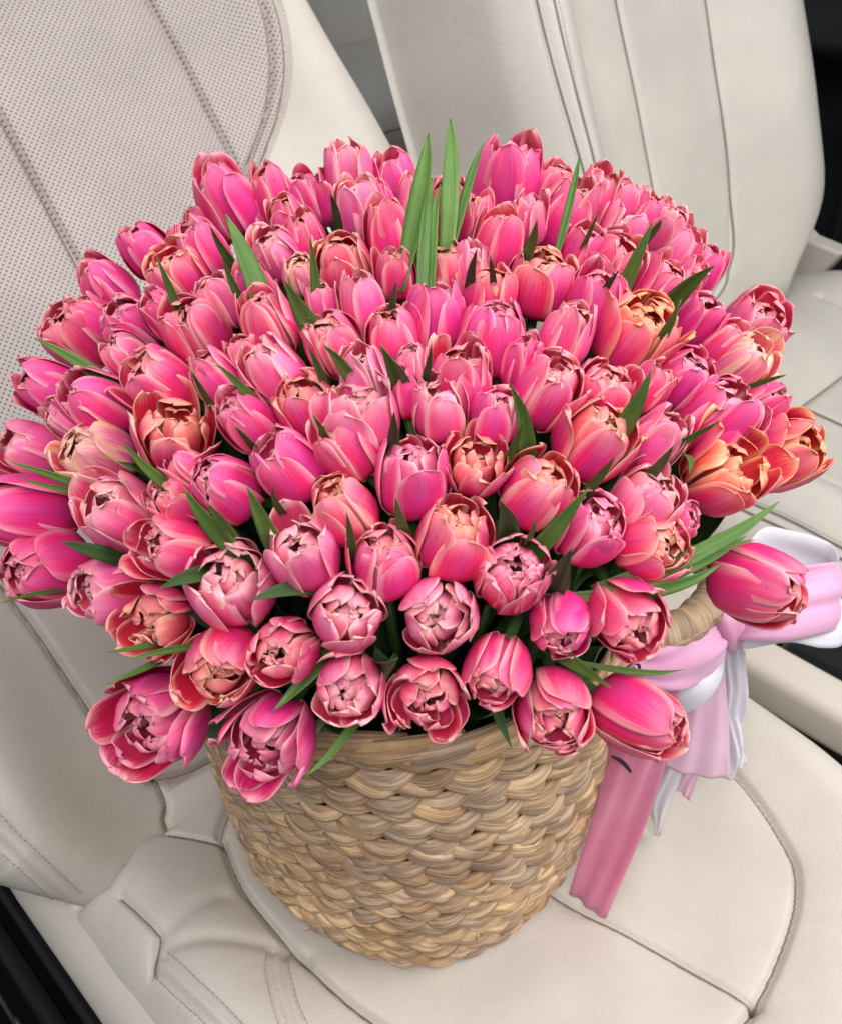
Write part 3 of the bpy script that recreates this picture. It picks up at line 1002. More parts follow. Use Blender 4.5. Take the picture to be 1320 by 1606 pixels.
PM = {
    'p': (petal_mat('petal_pink', (226, 56, 132), (242, 42, 114), (255, 186, 184), (226, 46, 92), (255, 184, 178), 0.42),
          petal_mat('petal_pink_inner', (246, 78, 132), (249, 80, 126), (255, 198, 184), (232, 62, 92), (255, 190, 176), 0.58, 1.0)),
    'm': (petal_mat('petal_magenta', (222, 54, 138), (238, 36, 118), (254, 166, 186), (216, 34, 92), (255, 178, 184), 0.34),
          petal_mat('petal_magenta_inner', (240, 70, 140), (244, 72, 134), (255, 190, 192), (224, 54, 98), (255, 184, 184), 0.55, 1.0)),
    'l': (petal_mat('petal_pale', (236, 84, 150), (247, 80, 140), (255, 196, 198), (234, 76, 110), (255, 200, 196), 0.5),
          petal_mat('petal_pale_inner', (250, 104, 148), (251, 106, 144), (255, 208, 200), (240, 88, 116), (255, 200, 190), 0.66, 1.0)),
    'c': (petal_mat('petal_coral', (224, 48, 130), (243, 40, 108), (255, 198, 178), (222, 42, 72), (255, 190, 168), 0.48),
          petal_mat('petal_coral_inner', (249, 96, 116), (250, 102, 114), (255, 206, 170), (230, 60, 72), (255, 196, 160), 0.64, 1.0)),
    'o': (petal_mat('petal_orange_edged', (228, 46, 122), (244, 42, 102), (255, 194, 158), (222, 40, 60), (255, 184, 136), 0.46),
          petal_mat('petal_orange_inner', (250, 104, 100), (251, 112, 94), (255, 204, 150), (230, 60, 58), (255, 190, 130), 0.66, 1.0)),
    'y': (petal_mat('petal_cream', (236, 92, 150), (246, 102, 150), (255, 206, 182), (238, 100, 116), (255, 206, 172), 0.6, 1.0, (238, 200, 150)),
          petal_mat('petal_cream_inner', (251, 150, 156), (252, 160, 158), (255, 216, 184), (240, 120, 118), (255, 208, 170), 0.8, 1.0)),
    'v': (petal_mat('petal_streaked', (228, 40, 112), (240, 34, 104), (255, 178, 188), (220, 38, 88), (255, 182, 186), 0.5, 0.9, (255, 184, 198)),
          petal_mat('petal_streaked_inner', (234, 46, 110), (242, 62, 118), (255, 184, 190), (222, 42, 90), (255, 184, 184), 0.6, 1.0, (254, 174, 192))),
}


def green(name, a, b, tipc):
    t = NT(name)
    u, v, _ = t.sep(t.coord('UV'))
    r = t.rnd()
    n = t.noise(t.comb(t.math('MULTIPLY', u, 30.0), t.math('MULTIPLY', v, 1.2), t.math('MULTIPLY', r, 31.0)), 1.0, 3, 0.6)
    big = t.noise(t.coord(), 60.0, 2)
    col = t.mix(r, lin(a), lin(b))
    col = t.mix(t.math('MULTIPLY', t.smooth(n, 0.4, 0.7), 0.4), col, lin(tipc))
    col = t.mix(t.math('MULTIPLY', t.smooth(v, 0.75, 1.0), 0.4), col, lin(tipc))
    col = t.hsv(col, 0.5, 1.0, t.math('ADD', 0.8, t.math('MULTIPLY', big, 0.4)))
    t.bump(n, 0.35, 0.0006)
    t.base(col, 0.42, 0.4)
    tr = t.n.new('ShaderNodeBsdfTranslucent')
    t.link(col, tr.inputs[0])
    mx = t.n.new('ShaderNodeMixShader')
    mx.inputs[0].default_value = 0.3
    t.link(t.p.outputs[0], mx.inputs[1])
    t.link(tr.outputs[0], mx.inputs[2])
    t.link(mx.outputs[0], t.out.inputs[0])
    return t.m


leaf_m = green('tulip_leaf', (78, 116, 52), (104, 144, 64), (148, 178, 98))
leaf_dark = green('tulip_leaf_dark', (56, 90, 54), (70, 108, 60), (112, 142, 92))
stem_m = green('tulip_stem', (70, 104, 54), (84, 120, 60), (110, 140, 76))
stamen_m = plain('stamen_purple', (52, 32, 50), 0.7, 0.2)
pistil_m = plain('pistil_yellow', (196, 178, 96), 0.6, 0.3)

PROF = {
    'K': [(0.08, 0.0), (0.30, 0.05), (0.46, 0.26), (0.50, 0.52), (0.45, 0.82), (0.36, 1.06), (0.24, 1.24)],
    'U': [(0.08, 0.0), (0.30, 0.04), (0.46, 0.22), (0.50, 0.48), (0.47, 0.76), (0.39, 0.99), (0.27, 1.14)],
    'O': [(0.08, 0.0), (0.30, 0.04), (0.46, 0.20), (0.52, 0.46), (0.51, 0.76), (0.45, 0.98), (0.35, 1.12)],
    'X': [(0.08, 0.0), (0.30, 0.03), (0.48, 0.16), (0.58, 0.40), (0.63, 0.66), (0.63, 0.88), (0.58, 1.03)],
}
WV = np.array([0, 0.1, 0.25, 0.45, 0.62, 0.76, 0.87, 0.94, 0.98, 1.0])
WW = np.array([0.30, 0.52, 0.80, 0.98, 1.0, 0.93, 0.76, 0.52, 0.28, 0.0])
WP = np.array([0.30, 0.52, 0.82, 1.0, 0.96, 0.80, 0.55, 0.31, 0.13, 0.0])
NVv, NUu = 12, 9
VS = np.array([0, 0.1, 0.22, 0.35, 0.48, 0.6, 0.71, 0.80, 0.875, 0.935, 0.975, 1.0])
US = np.sin(np.linspace(-1, 1, NUu) * math.pi / 2 * 0.92) / math.sin(math.pi / 2 * 0.92)
PFACES = grid_faces(NVv, NUu)
PNM = NVv * NUu
_ring = list(range(NUu)) + [i * NUu + NUu - 1 for i in range(1, NVv)] + [(NVv - 1) * NUu + j for j in range(NUu - 2, -1, -1)] + [i * NUu for i in range(NVv - 2, 0, -1)]
PFACES = [f[::-1] for f in PFACES] + [tuple(i + PNM for i in f) for f in PFACES]
for _i in range(len(_ring)):
    _p, _q = _ring[_i], _ring[(_i + 1) % len(_ring)]
    PFACES.append((_p, _q, _q + PNM, _p + PNM))
_u, _v = np.meshgrid((US + 1) / 2, VS)
PUV = np.vstack([np.stack([_u, _v], -1).reshape(-1, 2), np.stack([_u + 2, _v], -1).reshape(-1, 2)])


def petal(rng, prof, az, hw, rho, lift=0.0, ruf=0.01, tilt=0.0, twist=0.0, notch=0.0, thick=0.007, point=0.0):
    pr = catmull(prof, 60)
    s = np.linspace(0, 1, 60)
    r = np.interp(VS, s, pr[:, 0])
    z = np.interp(VS, s, pr[:, 1])
    w = hw * np.interp(VS, WV, WW * (1 - point) + WP * point)
    u = US[None, :]
    v = VS[:, None]
    skew = rng.uniform(-0.06, 0.06)
    th = u * w[:, None] / rho
    rad = r[:, None] - rho * (1 - np.cos(th)) + lift * np.abs(u) ** 3 * np.sin(math.pi * np.clip(v, 0, 1) * 0.8) + tilt * v ** 1.5
    tan = rho * np.sin(th) + skew * v * v + twist * (v - 0.3) * u * 0
    zz = z[:, None] + 0 * u
    # central rib groove, ruffled edge, crumples
    rad = rad - 0.010 * np.exp(-(u / 0.12) ** 2) * (1 - v) * 1.0
    a1, a2, a3, a4 = [rng.uniform(0, 6.28) for _ in range(4)]
    f1, f2 = rng.uniform(1.5, 3.2), rng.uniform(1.0, 2.5)
    edge = np.abs(u) ** 2
    top = sm(v, 0.45, 1.0)
    rad = rad + ruf * (np.sin(f1 * u * 2 + 5 * v + a1) * (0.3 + top) + 1.2 * edge * np.sin(9 * v + a2 + 2 * np.sign(u)) * top)
    tan = tan + ruf * 0.8 * np.sin(6 * v + a3) * top
    zz = zz + ruf * 1.3 * np.sin(f2 * u * 3 + a4) * top * (1 - 0.5 * edge) - notch * edge * top
    rad = rad + twist * u * (v - 0.25)
    ca, sa = math.cos(az), math.sin(az)
    P = np.stack([rad * ca - tan * sa, rad * sa + tan * ca, zz], -1)
    N = unit(np.cross(np.gradient(P, axis=1), np.gradient(P, axis=0)))
    N[-1] = N[-2]
    Q = P - N * thick
    return np.vstack([P.reshape(-1, 3), Q.reshape(-1, 3)])


def sc(prof, kr, kz, dtip=0.0, dz=0.0):
    n = len(prof)
    return [(r * kr + dtip * (i / (n - 1)) ** 2.5, z * kz + dz) for i, (r, z) in enumerate(prof)]


def incurve(P, kr, kz, tip, top=0.0):
    """an inner whorl: follows the cup, then folds over the middle of the flower"""
    q = [(r * kr, z * kz) for r, z in P[:5]]
    r4, z4 = q[4]
    return q + [(r4 * 0.80 + tip * 0.20, z4 + 0.15 * kz), (r4 * 0.42 + tip * 0.58, z4 + 0.25 * kz + top), (tip, z4 + 0.27 * kz + top)]


def tulip_petals(rng, kind, inner):
    """list of (verts, inner?) for one flower in units of its width"""
    out = []
    P = PROF[kind]
    a0 = rng.uniform(0, 6.28)
    spread = {'K': 0.0, 'U': 0.0, 'O': 0.01, 'X': 0.02}[kind]
    pt = {'K': 1.0, 'U': 0.6, 'O': 0.35, 'X': 0.4}[kind]
    stretch = rng.uniform(0.96, 1.13) if kind == 'K' else rng.uniform(0.86, 1.04)
    flare = rng.random()
    for k in range(3):
        dt = rng.uniform(-0.06, 0.10) + spread
        if rng.random() < 0.2:
            dt += rng.uniform(0.1, 0.3)
        out.append((petal(rng, sc(P, 1.0, stretch * rng.uniform(0.88, 1.02), dt), a0 + k * 2.094 + rng.uniform(-.2, .2), rng.uniform(0.34, 0.44), 0.50, rng.uniform(-0.01, 0.05), 0.015, twist=rng.uniform(-.06, .06), point=pt * rng.uniform(0.5, 1.0)), 0))
    n1 = 4 if flare < 0.6 else 3
    for k in range(n1):
        dt = rng.uniform(-0.08, 0.08) + spread
        if rng.random() < 0.15:
            dt += rng.uniform(0.08, 0.2)
        out.append((petal(rng, sc(P, 0.92, stretch * rng.uniform(0.92, 1.08), dt), a0 + 1.047 + k * 6.283 / n1 + rng.uniform(-.2, .2), rng.uniform(0.29, 0.39), 0.44, rng.uniform(-0.01, 0.035), 0.02, twist=rng.uniform(-.07, .07), point=pt * rng.uniform(0.4, 1.0)), 0))
    a1 = rng.uniform(0, 6.28)
    n2 = 4
    fold = {'K': 0.03, 'U': 0.04, 'O': 0.08, 'X': 0.2}[kind]
    for k in range(n2):
        pr = incurve(P, 0.80, stretch * rng.uniform(0.90, 1.04), fold + rng.uniform(0.02, 0.24), rng.uniform(-0.03, 0.06))
        out.append((petal(rng, pr, a1 + k * 6.283 / n2 + rng.uniform(-.25, .25), rng.uniform(0.26, 0.35), 0.36, rng.uniform(-0.02, 0.05), 0.022, twist=rng.uniform(-.07, .07), notch=rng.uniform(-0.02, 0.04), point=0.3), 1))
    a2 = rng.uniform(0, 6.28)
    n3 = 5 if inner else 3
    for k in range(n3):
        pr = incurve(P, 0.62, stretch * rng.uniform(0.84, 1.0), fold * 0.7 + rng.uniform(-0.03, 0.16), rng.uniform(-0.05, 0.05))
        out.append((petal(rng, pr, a2 + k * 6.283 / n3 + rng.uniform(-.35, .35), rng.uniform(0.20, 0.28), 0.27, rng.uniform(-0.02, 0.04), 0.022, twist=rng.uniform(-.09, .09), notch=rng.uniform(-0.02, 0.05), point=0.2), 1))
    if inner:
        n4 = 3 if kind in 'KU' else 4
        for k in range(n4):
            pr = incurve(P, 0.40, stretch * rng.uniform(0.72, 0.92), rng.uniform(-0.03, 0.12), rng.uniform(-0.04, 0.05))
            out.append((petal(rng, pr, a2 + 0.6 + k * 6.283 / n4 + rng.uniform(-.4, .4), rng.uniform(0.13, 0.20), 0.18, rng.uniform(-0.02, 0.03), 0.022, twist=rng.uniform(-.1, .1), notch=rng.uniform(-0.02, 0.05)), 1))
    return out


DOME_C = np.array([-0.005, 0.035, 0.27])
DOME_R = np.array([0.30, 0.255, 0.245])


def dome(px, py, inflate=1.0):
    """where the line of sight meets the domed bouquet"""
    d = ray(px, py)
    R = DOME_R * inflate
    o = (CAM - DOME_C) / R
    e = d / R
    A = e @ e
    B = 2 * o @ e
    Cc = o @ o - 1
    disc = B * B - 4 * A * Cc
    t = (-B - math.sqrt(disc)) / (2 * A) if disc > 0 else -B / (2 * A)
    return CAM + d * t


def frame(axis, roll=0.0):
    z = unit(axis)
    x = unit(np.cross(z, [0.3, 0.9, 0.2]))
    y = np.cross(z, x)
    return x * math.cos(roll) + y * math.sin(roll), -x * math.sin(roll) + y * math.cos(roll), z


def img_axes(P):
    """towards the camera, image right and image up at a point"""
    tw = unit(CAM - P)
    rt = unit(R_ - tw * (R_ @ tw))
    return tw, rt, np.cross(tw, rt)


from mathutils import Matrix

# x, y, width in the photograph, form, colour, (lean direction, lean) or None, label
T_ = [
    (360, 325, 96, 'K', 'm', None, 'tall magenta tulip at the left end of the back row, against the backrest'),
    (430, 310, 76, 'K', 'p', None, 'pink tulip second from the left in the back row'),
    (484, 318, 72, 'K', 'm', None, 'smooth pointed magenta tulip third from the left in the back row'),
    (550, 280, 80, 'K', 'l', None, 'pale pink tulip rising highest at the middle of the back row'),
    (622, 290, 74, 'K', 'm', None, 'magenta tulip just left of the tallest leaves in the back row'),
    (562, 335, 82, 'K', 'l', None, 'pink tulip directly below the highest pale tulip of the back row'),
    (614, 375, 86, 'K', 'p', None, 'pink tulip left of the green leaf pair, in the second row'),
    (540, 418, 98, 'U', 'c', None, 'large peach-edged tulip with orange inside, behind the bouquet centre'),
    (434, 398, 84, 'U', 'l', None, 'pale pink tulip right of the long leaf at upper left'),
    (620, 436, 66, 'K', 'p', None, 'small pink tulip right of the large peach-edged one behind the centre'),
    (568, 482, 76, 'K', 'l', None, 'pale frilled pink tulip below the large peach-edged one behind the centre'),
    (506, 478, 52, 'K', 'l', None, 'very small mauve pink tulip above the centre left'),
    (618, 532, 92, 'U', 'p', None, 'pink cup tulip with a leaf in front, above the bouquet centre'),
    (524, 540, 98, 'U', 'p', None, 'pink tulip with a frilly top and two leaves in front of it'),
    (424, 516, 94, 'K', 'p', None, 'pink tulip directly below the long leaf at upper left'),
    (350, 472, 80, 'U', 'l', None, 'frilled pale pink tulip left of the long leaf at upper left'),
    (228, 392, 82, 'U', 'm', None, 'outward-leaning magenta tulip at the upper left outline'),
    (280, 432, 96, 'O', 'c', None, 'pink tulip with yellow inner petals near the upper left outline'),
    (322, 402, 80, 'K', 'm', None, 'magenta tulip half hidden behind the yellow-centred one at upper left'),
    (330, 365, 62, 'K', 'p', None, 'partly hidden pink tulip just under the tall magenta one at left of back row'),
    (175, 458, 84, 'K', 'm', None, 'magenta tulip pointing left on the upper left outline'),
    (208, 512, 96, 'U', 'm', None, 'magenta tulip below the left-pointing one at upper left'),
    (124, 528, 100, 'O', 'p', None, 'pink tulip with loose spread petals touching the backrest at left'),
    (308, 522, 106, 'U', 'p', None, 'large pink tulip with rolled peach centre at left of centre'),
    (248, 600, 104, 'O', 'p', None, 'pink tulip with dark open centre above the wide-open red one'),
    (200, 560, 74, 'U', 'l', None, 'pale pink tulip half hidden behind the dark-centred one at left'),
    (90, 615, 92, 'K', 'm', None, 'magenta tulip pointing left under the two side leaves'),
    (158, 635, 112, 'K', 'm', None, 'big smooth egg-shaped pink tulip on the left side'),
    (342, 596, 82, 'K', 'p', None, 'slim pink tulip with a leaf lying across its right side'),
    (430, 588, 104, 'U', 'l', None, 'broad pale pink tulip above the one with a cream open centre'),
    (275, 678, 136, 'X', 'c', (95, 42), 'wide-open red tulip with dark stamens on the left'),
    (394, 664, 92, 'K', 'm', None, 'closed magenta tulip right of the wide-open red one'),
    (482, 634, 104, 'O', 'c', None, 'tulip with cream and red open centre left of the middle'),
    (574, 602, 90, 'K', 'l', None, 'pale mauve tulip with smooth petals at the bouquet centre'),
    (565, 656, 118, 'O', 'l', None, 'very pale ruffled double tulip at the bouquet centre'),
    (632, 622, 64, 'K', 'm', None, 'single pointed pink petal tulip right of the pale mauve centre one'),
    (45, 706, 96, 'U', 'l', None, 'pale pink tulip with curled tips at the left outline above two thin leaves'),
    (148, 715, 114, 'O', 'y', None, 'cream and pink streaked tulip on the left side'),
    (697, 345, 90, 'K', 'p', None, 'pink tulip right behind the green leaf pair in the back'),
    (792, 305, 114, 'K', 'm', None, 'largest magenta tulip of the back row, right of the tall leaves'),
    (866, 298, 68, 'K', 'p', None, 'pink tulip half hidden right of the largest magenta one in the back row'),
    (880, 350, 104, 'K', 'p', None, 'large pink tulip under the thin upright leaf at upper right'),
    (936, 312, 74, 'K', 'p', None, 'frilled pink tulip right of the thin upright leaf in the back row'),
    (975, 322, 62, 'K', 'l', None, 'spiky pale pink tulip in the back row at right'),
    (972, 364, 100, 'O', 'l', None, 'pale ruffled tulip opening to the viewer below the spiky one'),
    (1014, 340, 66, 'K', 'p', None, 'pink tulip above the broad leaf on the upper right outline'),
    (1040, 366, 70, 'K', 'l', None, 'pale pink tulip outermost on the upper right outline above the leaf'),
    (776, 384, 86, 'K', 'p', None, 'pink tulip below the largest magenta one of the back row'),
    (908, 405, 76, 'K', 'm', None, 'pointed magenta tulip between two large ones at upper right'),
    (955, 422, 98, 'U', 'p', None, 'pink tulip with frilled pale top below the ruffled one at upper right'),
    (697, 424, 88, 'U', 'c', None, 'peach-topped tulip in front of the green leaf pair'),
    (848, 440, 106, 'O', 'c', None, 'tall pink tulip with peeling brownish peach top right of centre back'),
    (767, 466, 86, 'U', 'c', None, 'tulip with a cream flash on its front petal, above centre'),
    (682, 498, 100, 'U', 'm', None, 'rounded magenta tulip with frilled crown above the centre'),
    (930, 482, 96, 'K', 'm', None, 'smooth magenta tulip under the frilled pale-topped one at right'),
    (1048, 408, 86, 'K', 'l', None, 'pale peach pink tulip left of the dark leaf on the right outline'),
    (1098, 426, 68, 'K', 'm', None, 'narrow magenta tulip behind the dark leaf on the right outline'),
    (1030, 458, 86, 'K', 'p', None, 'pink tulip just above the big orange-centred one at right'),
    (770, 530, 114, 'U', 'm', None, 'big broad magenta tulip right of the middle'),
    (886, 532, 84, 'K', 'l', None, 'slender dusty pink tulip right of the big broad magenta one'),
    (994, 528, 122, 'O', 'o', None, 'big tulip with orange ruffled centre on the upper right'),
    (1094, 504, 78, 'U', 'm', None, 'magenta tulip between the orange-centred one and the right outline'),
    (1180, 512, 100, 'O', 'p', None, 'outermost pink tulip pointing right above the cream far cushion'),
    (722, 598, 104, 'U', 'p', None, 'pink tulip with ruffled peach crown just right of centre'),
    (856, 612, 114, 'U', 'p', None, 'large bright pink cup tulip right of centre'),
    (945, 612, 94, 'O', 'p', None, 'pink tulip with cream opening left of the broad right-hand leaf'),
    (1072, 592, 100, 'U', 'm', None, 'tall magenta tulip with peach rim on the right side'),
    (1160, 574, 96, 'O', 'y', None, 'pale greenish cream and pink tulip on the right outline'),
    (780, 650, 90, 'U', 'm', None, 'magenta tulip behind the twisted leaf right of centre'),
    (690, 642, 96, 'U', 'l', None, 'pink tulip with white-tipped crown just below the centre'),
    (1126, 650, 126, 'U', 'm', None, 'large deep pink tulip on the right above the orange open one'),
    (934, 690, 120, 'O', 'c', None, 'dusky pink tulip with brownish open centre below the broad right-hand leaf'),
    (190, 805, 116, 'O', 'l', (150, 52), 'rounded peach pink tulip with torn opening facing left'),
    (52, 805, 124, 'K', 'm', (172, 58), 'large smooth pink tulip lying at the left edge of the picture, upper of two'),
    (68, 895, 132, 'U', 'm', (192, 56), 'large smooth pink tulip at the left edge of the picture, lower of two'),
    (274, 785, 82, 'O', 'p', None, 'small open pink tulip beside the double leaf on the left'),
    (355, 765, 106, 'U', 'm', None, 'tall pink tulip with violet flush under the wide-open red one'),
    (456, 732, 108, 'U', 'm', None, 'egg-shaped pink tulip with pale top left of the centre line'),
    (545, 704, 98, 'U', 'p', None, 'pink tulip with frilled cream crown directly below the pale ruffled centre one'),
    (538, 798, 106, 'U', 'c', None, 'squat coral pink tulip with cream front petal at mid bouquet'),
    (272, 858, 108, 'O', 'p', None, 'pink tulip with cream centre below the double leaf on the left'),
    (168, 925, 108, 'O', 'l', (190, 55), 'loose pale tulip at the lower left outline'),
    (245, 972, 120, 'X', 'c', (205, 40), 'open tulip with peach streaked petals at the lower left'),
    (362, 914, 138, 'O', 'l', (120, 24), 'large full pale tulip like a rose at lower left'),
    (478, 872, 112, 'O', 'l', (115, 34), 'oval tulip with pale crumpled centre and dark hollow'),
    (604, 876, 116, 'U', 'p', (95, 36), 'deep pink tulip opening upward at front centre'),
    (346, 1042, 124, 'O', 'c', (235, 34), 'bright pink tulip with golden centre in the lower left'),
    (446, 1020, 104, 'O', 'p', (200, 22), 'upright oval pink tulip left of the round ones above the rim'),
    (545, 962, 118, 'O', 'l', (60, 14), 'round tulip facing the viewer with yellowish torn centre'),
    (548, 1078, 112, 'O', 'l', (255, 22), 'small round pale tulip just above the basket rim'),
    (248, 1128, 164, 'X', 'm', (215, 42), 'widest blown-open magenta tulip hanging over the left of the rim'),
    (424, 1158, 152, 'X', 'm', (235, 44), 'open magenta tulip hanging in front of the rim at left'),
    (646, 748, 120, 'U', 'm', (92, 54), 'upright egg-shaped magenta tulip in the middle below the centre'),
    (745, 728, 110, 'X', 'c', (80, 36), 'open tulip showing a yellow pistil and dark stamens'),
    (846, 766, 118, 'U', 'c', None, 'tulip with peach ruffled top right of the one showing its pistil'),
    (714, 842, 124, 'U', 'c', (70, 42), 'large peach-edged pink tulip left of the broad dark leaf'),
    (802, 902, 118, 'O', 'v', (60, 18), 'white-streaked carmine tulip facing the viewer'),
    (926, 826, 114, 'O', 'm', (50, 42), 'magenta tulip with black-flecked opening on the right front'),
    (1016, 780, 110, 'O', 'l', (50, 48), 'dusky pale tulip behind the right front ones'),
    (1026, 856, 112, 'O', 'c', (10, 44), 'pink cup tulip with orange centre opening right, above the strap leaves'),
    (688, 964, 122, 'O', 'l', (270, 8), 'round tulip facing the viewer with square dark centre'),
    (878, 984, 104, 'U', 'm', (270, 34), 'closed smooth pink tulip on the right front beside the woven handle'),
    (984, 970, 120, 'O', 'p', (310, 38), 'round deep pink tulip overlapping the woven handle'),
    (778, 1052, 106, 'U', 'p', (250, 40), 'pink tulip tipped down right of the large open one at the rim'),
    (668, 1092, 132, 'X', 'p', (275, 24), 'large open tulip hanging over the middle of the rim'),
    (867, 1116, 122, 'O', 'p', (280, 36), 'pink tulip with cream centre hanging over the right of the rim'),
    (992, 1120, 124, 'K', 'p', (330, 58), 'closed coral pink tulip in front of the ribbon tail'),
    (1184, 916, 130, 'U', 'p', (338, 58), 'lone pink tulip lying on the ribbon bow at far right'),
    (1028, 692, 92, 'K', 'l', None, 'dusty pink tulip between the brownish-centred and the orange open ones'),
    (1138, 742, 146, 'X', 'o', (30, 48), 'large blazing orange and pink open tulip at right'),
    (1226, 712, 116, 'O', 'o', (20, 62), 'outermost right tulip with orange inner petals seen from the side'),
    (1066, 815, 66, 'U', 'm', (10, 60), 'small dark wine pink tulip hidden behind the right front cup'),
    (815, 575, 70, 'K', 'm', None, 'partly hidden magenta tulip left of the large bright pink cup'),
    (470, 430, 62, 'U', 'y', None, 'small cream-streaked tulip bud between the leaves at upper left'),
    (650, 580, 60, 'K', 'l', None, 'small mauve tulip peeking out behind the centre leaves'),
    (385, 560, 60, 'K', 'p', None, 'partly hidden pink tulip behind the slim leaf-crossed one'),
    (1015, 610, 70, 'K', 'p', None, 'partly hidden pink tulip behind the tip of the broad right-hand leaf'),
    (300, 740, 70, 'K', 'p', None, 'partly hidden pink tulip right under the wide-open red one'),
    (480, 378, 72, 'K', 'p', None, 'partly hidden pink tulip above the small cream-streaked bud at upper left'),
    (655, 318, 70, 'K', 'l', None, 'partly hidden pale tulip behind the feet of the tallest leaves'),
    (738, 352, 72, 'K', 'p', None, 'partly hidden pink tulip left of the largest magenta back-row one'),
    (400, 455, 66, 'K', 'm', None, 'partly hidden magenta tulip at the foot of the long leaf at upper left'),
    (300, 388, 66, 'K', 'p', None, 'partly hidden pink tulip between the two left ends of the back rows'),
    (396, 345, 64, 'K', 'l', None, 'partly hidden pale tulip between the tall magenta one and its right neighbour'),
    (455, 352, 66, 'K', 'p', None, 'partly hidden pink tulip under the smooth pointed magenta back-row one'),
    (516, 318, 64, 'K', 'p', None, 'partly hidden pink tulip left below the highest pale back-row tulip'),
    (592, 322, 62, 'K', 'm', None, 'partly hidden magenta tulip right below the highest pale back-row tulip'),
    (826, 352, 66, 'K', 'l', None, 'partly hidden pale tulip right below the largest magenta back-row one'),
    (152, 505, 68, 'K', 'p', None, 'partly hidden pink tulip behind the loose spread one at left'),
    (262, 500, 66, 'K', 'm', None, 'partly hidden magenta tulip below the yellow-centred one at upper left'),
    (1130, 545, 66, 'K', 'p', None, 'partly hidden pink tulip behind the pale greenish cream one at right'),
    (735, 430, 62, 'K', 'l', None, 'partly hidden pale tulip right of the peach-topped one at back'),
    (1075, 440, 60, 'K', 'p', None, 'partly hidden pink tulip at the foot of the dark leaf on the right outline'),
    (1186, 640, 72, 'K', 'm', None, 'partly hidden magenta tulip behind the large deep pink one at right'),
    (120, 665, 74, 'K', 'l', None, 'partly hidden pale tulip below the big smooth egg-shaped one at left'),
]

heads = []
for i, (px, py, wpx, kind, colr, ov, label) in enumerate(T_):
    rng = random.Random(100 + i)
    P = dome(px, py)
    dep = float((P - CAM) @ A_)
    width = wpx * (0.80 if kind == 'X' else 0.97) * dep / FPX
    dx, dy = px - 690, 985 - py
    dist = math.hypot(dx, dy)
    ang = math.atan2(dy, dx) if dist > 1 else 0.0
    tilt = 67 * (1 - math.exp(-dist / 230))
    if py > 1030:
        tilt *= 0.62
    if ov:
        ang, tilt = math.radians(ov[0]), ov[1]
    else:
        tilt = tilt * (1.08 if kind == 'K' else 1.0) + rng.uniform(-7, 7)
        ang += rng.uniform(-0.12, 0.12)
    tw, rt, up = img_axes(P)
    tl = math.radians(tilt)
    axis = unit(tw * math.cos(tl) + (rt * math.cos(ang) + up * math.sin(ang)) * math.sin(tl))
    x, y, z = frame(axis, rng.uniform(0, 6.28))
    base = P - axis * width * 0.56
    root = empty('tulip', base)
    root.rotation_mode = 'QUATERNION'
    root.rotation_quaternion = Matrix((tuple(x), tuple(y), tuple(z))).transposed().to_quaternion()
    tag(root, label, 'tulip', 'tulips in the bouquet')
    inner = tilt < 62 or kind in 'OX'
    mo, mi = PM[colr]
    for (vv, isin) in tulip_petals(rng, kind, inner):
        mesh_obj('petal', vv * width, PFACES, mi if isin else mo, root, PUV, local=True)
    if kind in 'OX' or rng.random() < 0.4:
        for k in range(5):
            a = k * 1.257 + rng.uniform(-.3, .3)
            c_, s_ = math.cos(a), math.sin(a)
            v, f, u = tube(np.array([(0.03 * c_, 0.03 * s_, 0.1), (0.09 * c_, 0.09 * s_, 0.40), (0.12 * c_, 0.12 * s_, 0.52), (0.13 * c_, 0.13 * s_, 0.70)]) * width, np.array([0.012, 0.012, 0.036, 0.014]) * width, 6)
            mesh_obj('stamen', v, f, stamen_m, root, u, local=True)
        v, f, u = tube(np.array([(0, 0, 0.05), (0, 0, 0.42), (0, 0, 0.50), (0, 0, 0.56)]) * width, np.array([0.06, 0.055, 0.085, 0.04]) * width, 8)
        mesh_obj('pistil', v, f, pistil_m, root, u, local=True)
    heads.append((root, P, base, axis, width))
    # stem down into the basket
    foot = np.array([BX + (base[0] - BX) * 0.30, base[1] * 0.30, 0.06])
    mid = np.array([BX + (base[0] - BX) * 0.62, base[1] * 0.62, 0.262])
    path = catmull([base + axis * 0.003, base - axis * 0.035, mid, foot], 12)
    Mi = np.stack([x, y, z])
    path = (path - base) @ Mi.T
    v, f, u = tube(path, np.linspace(0.0032, 0.0042, 12), 7)
    mesh_obj('stem', v, f, stem_m, root, u, local=True)


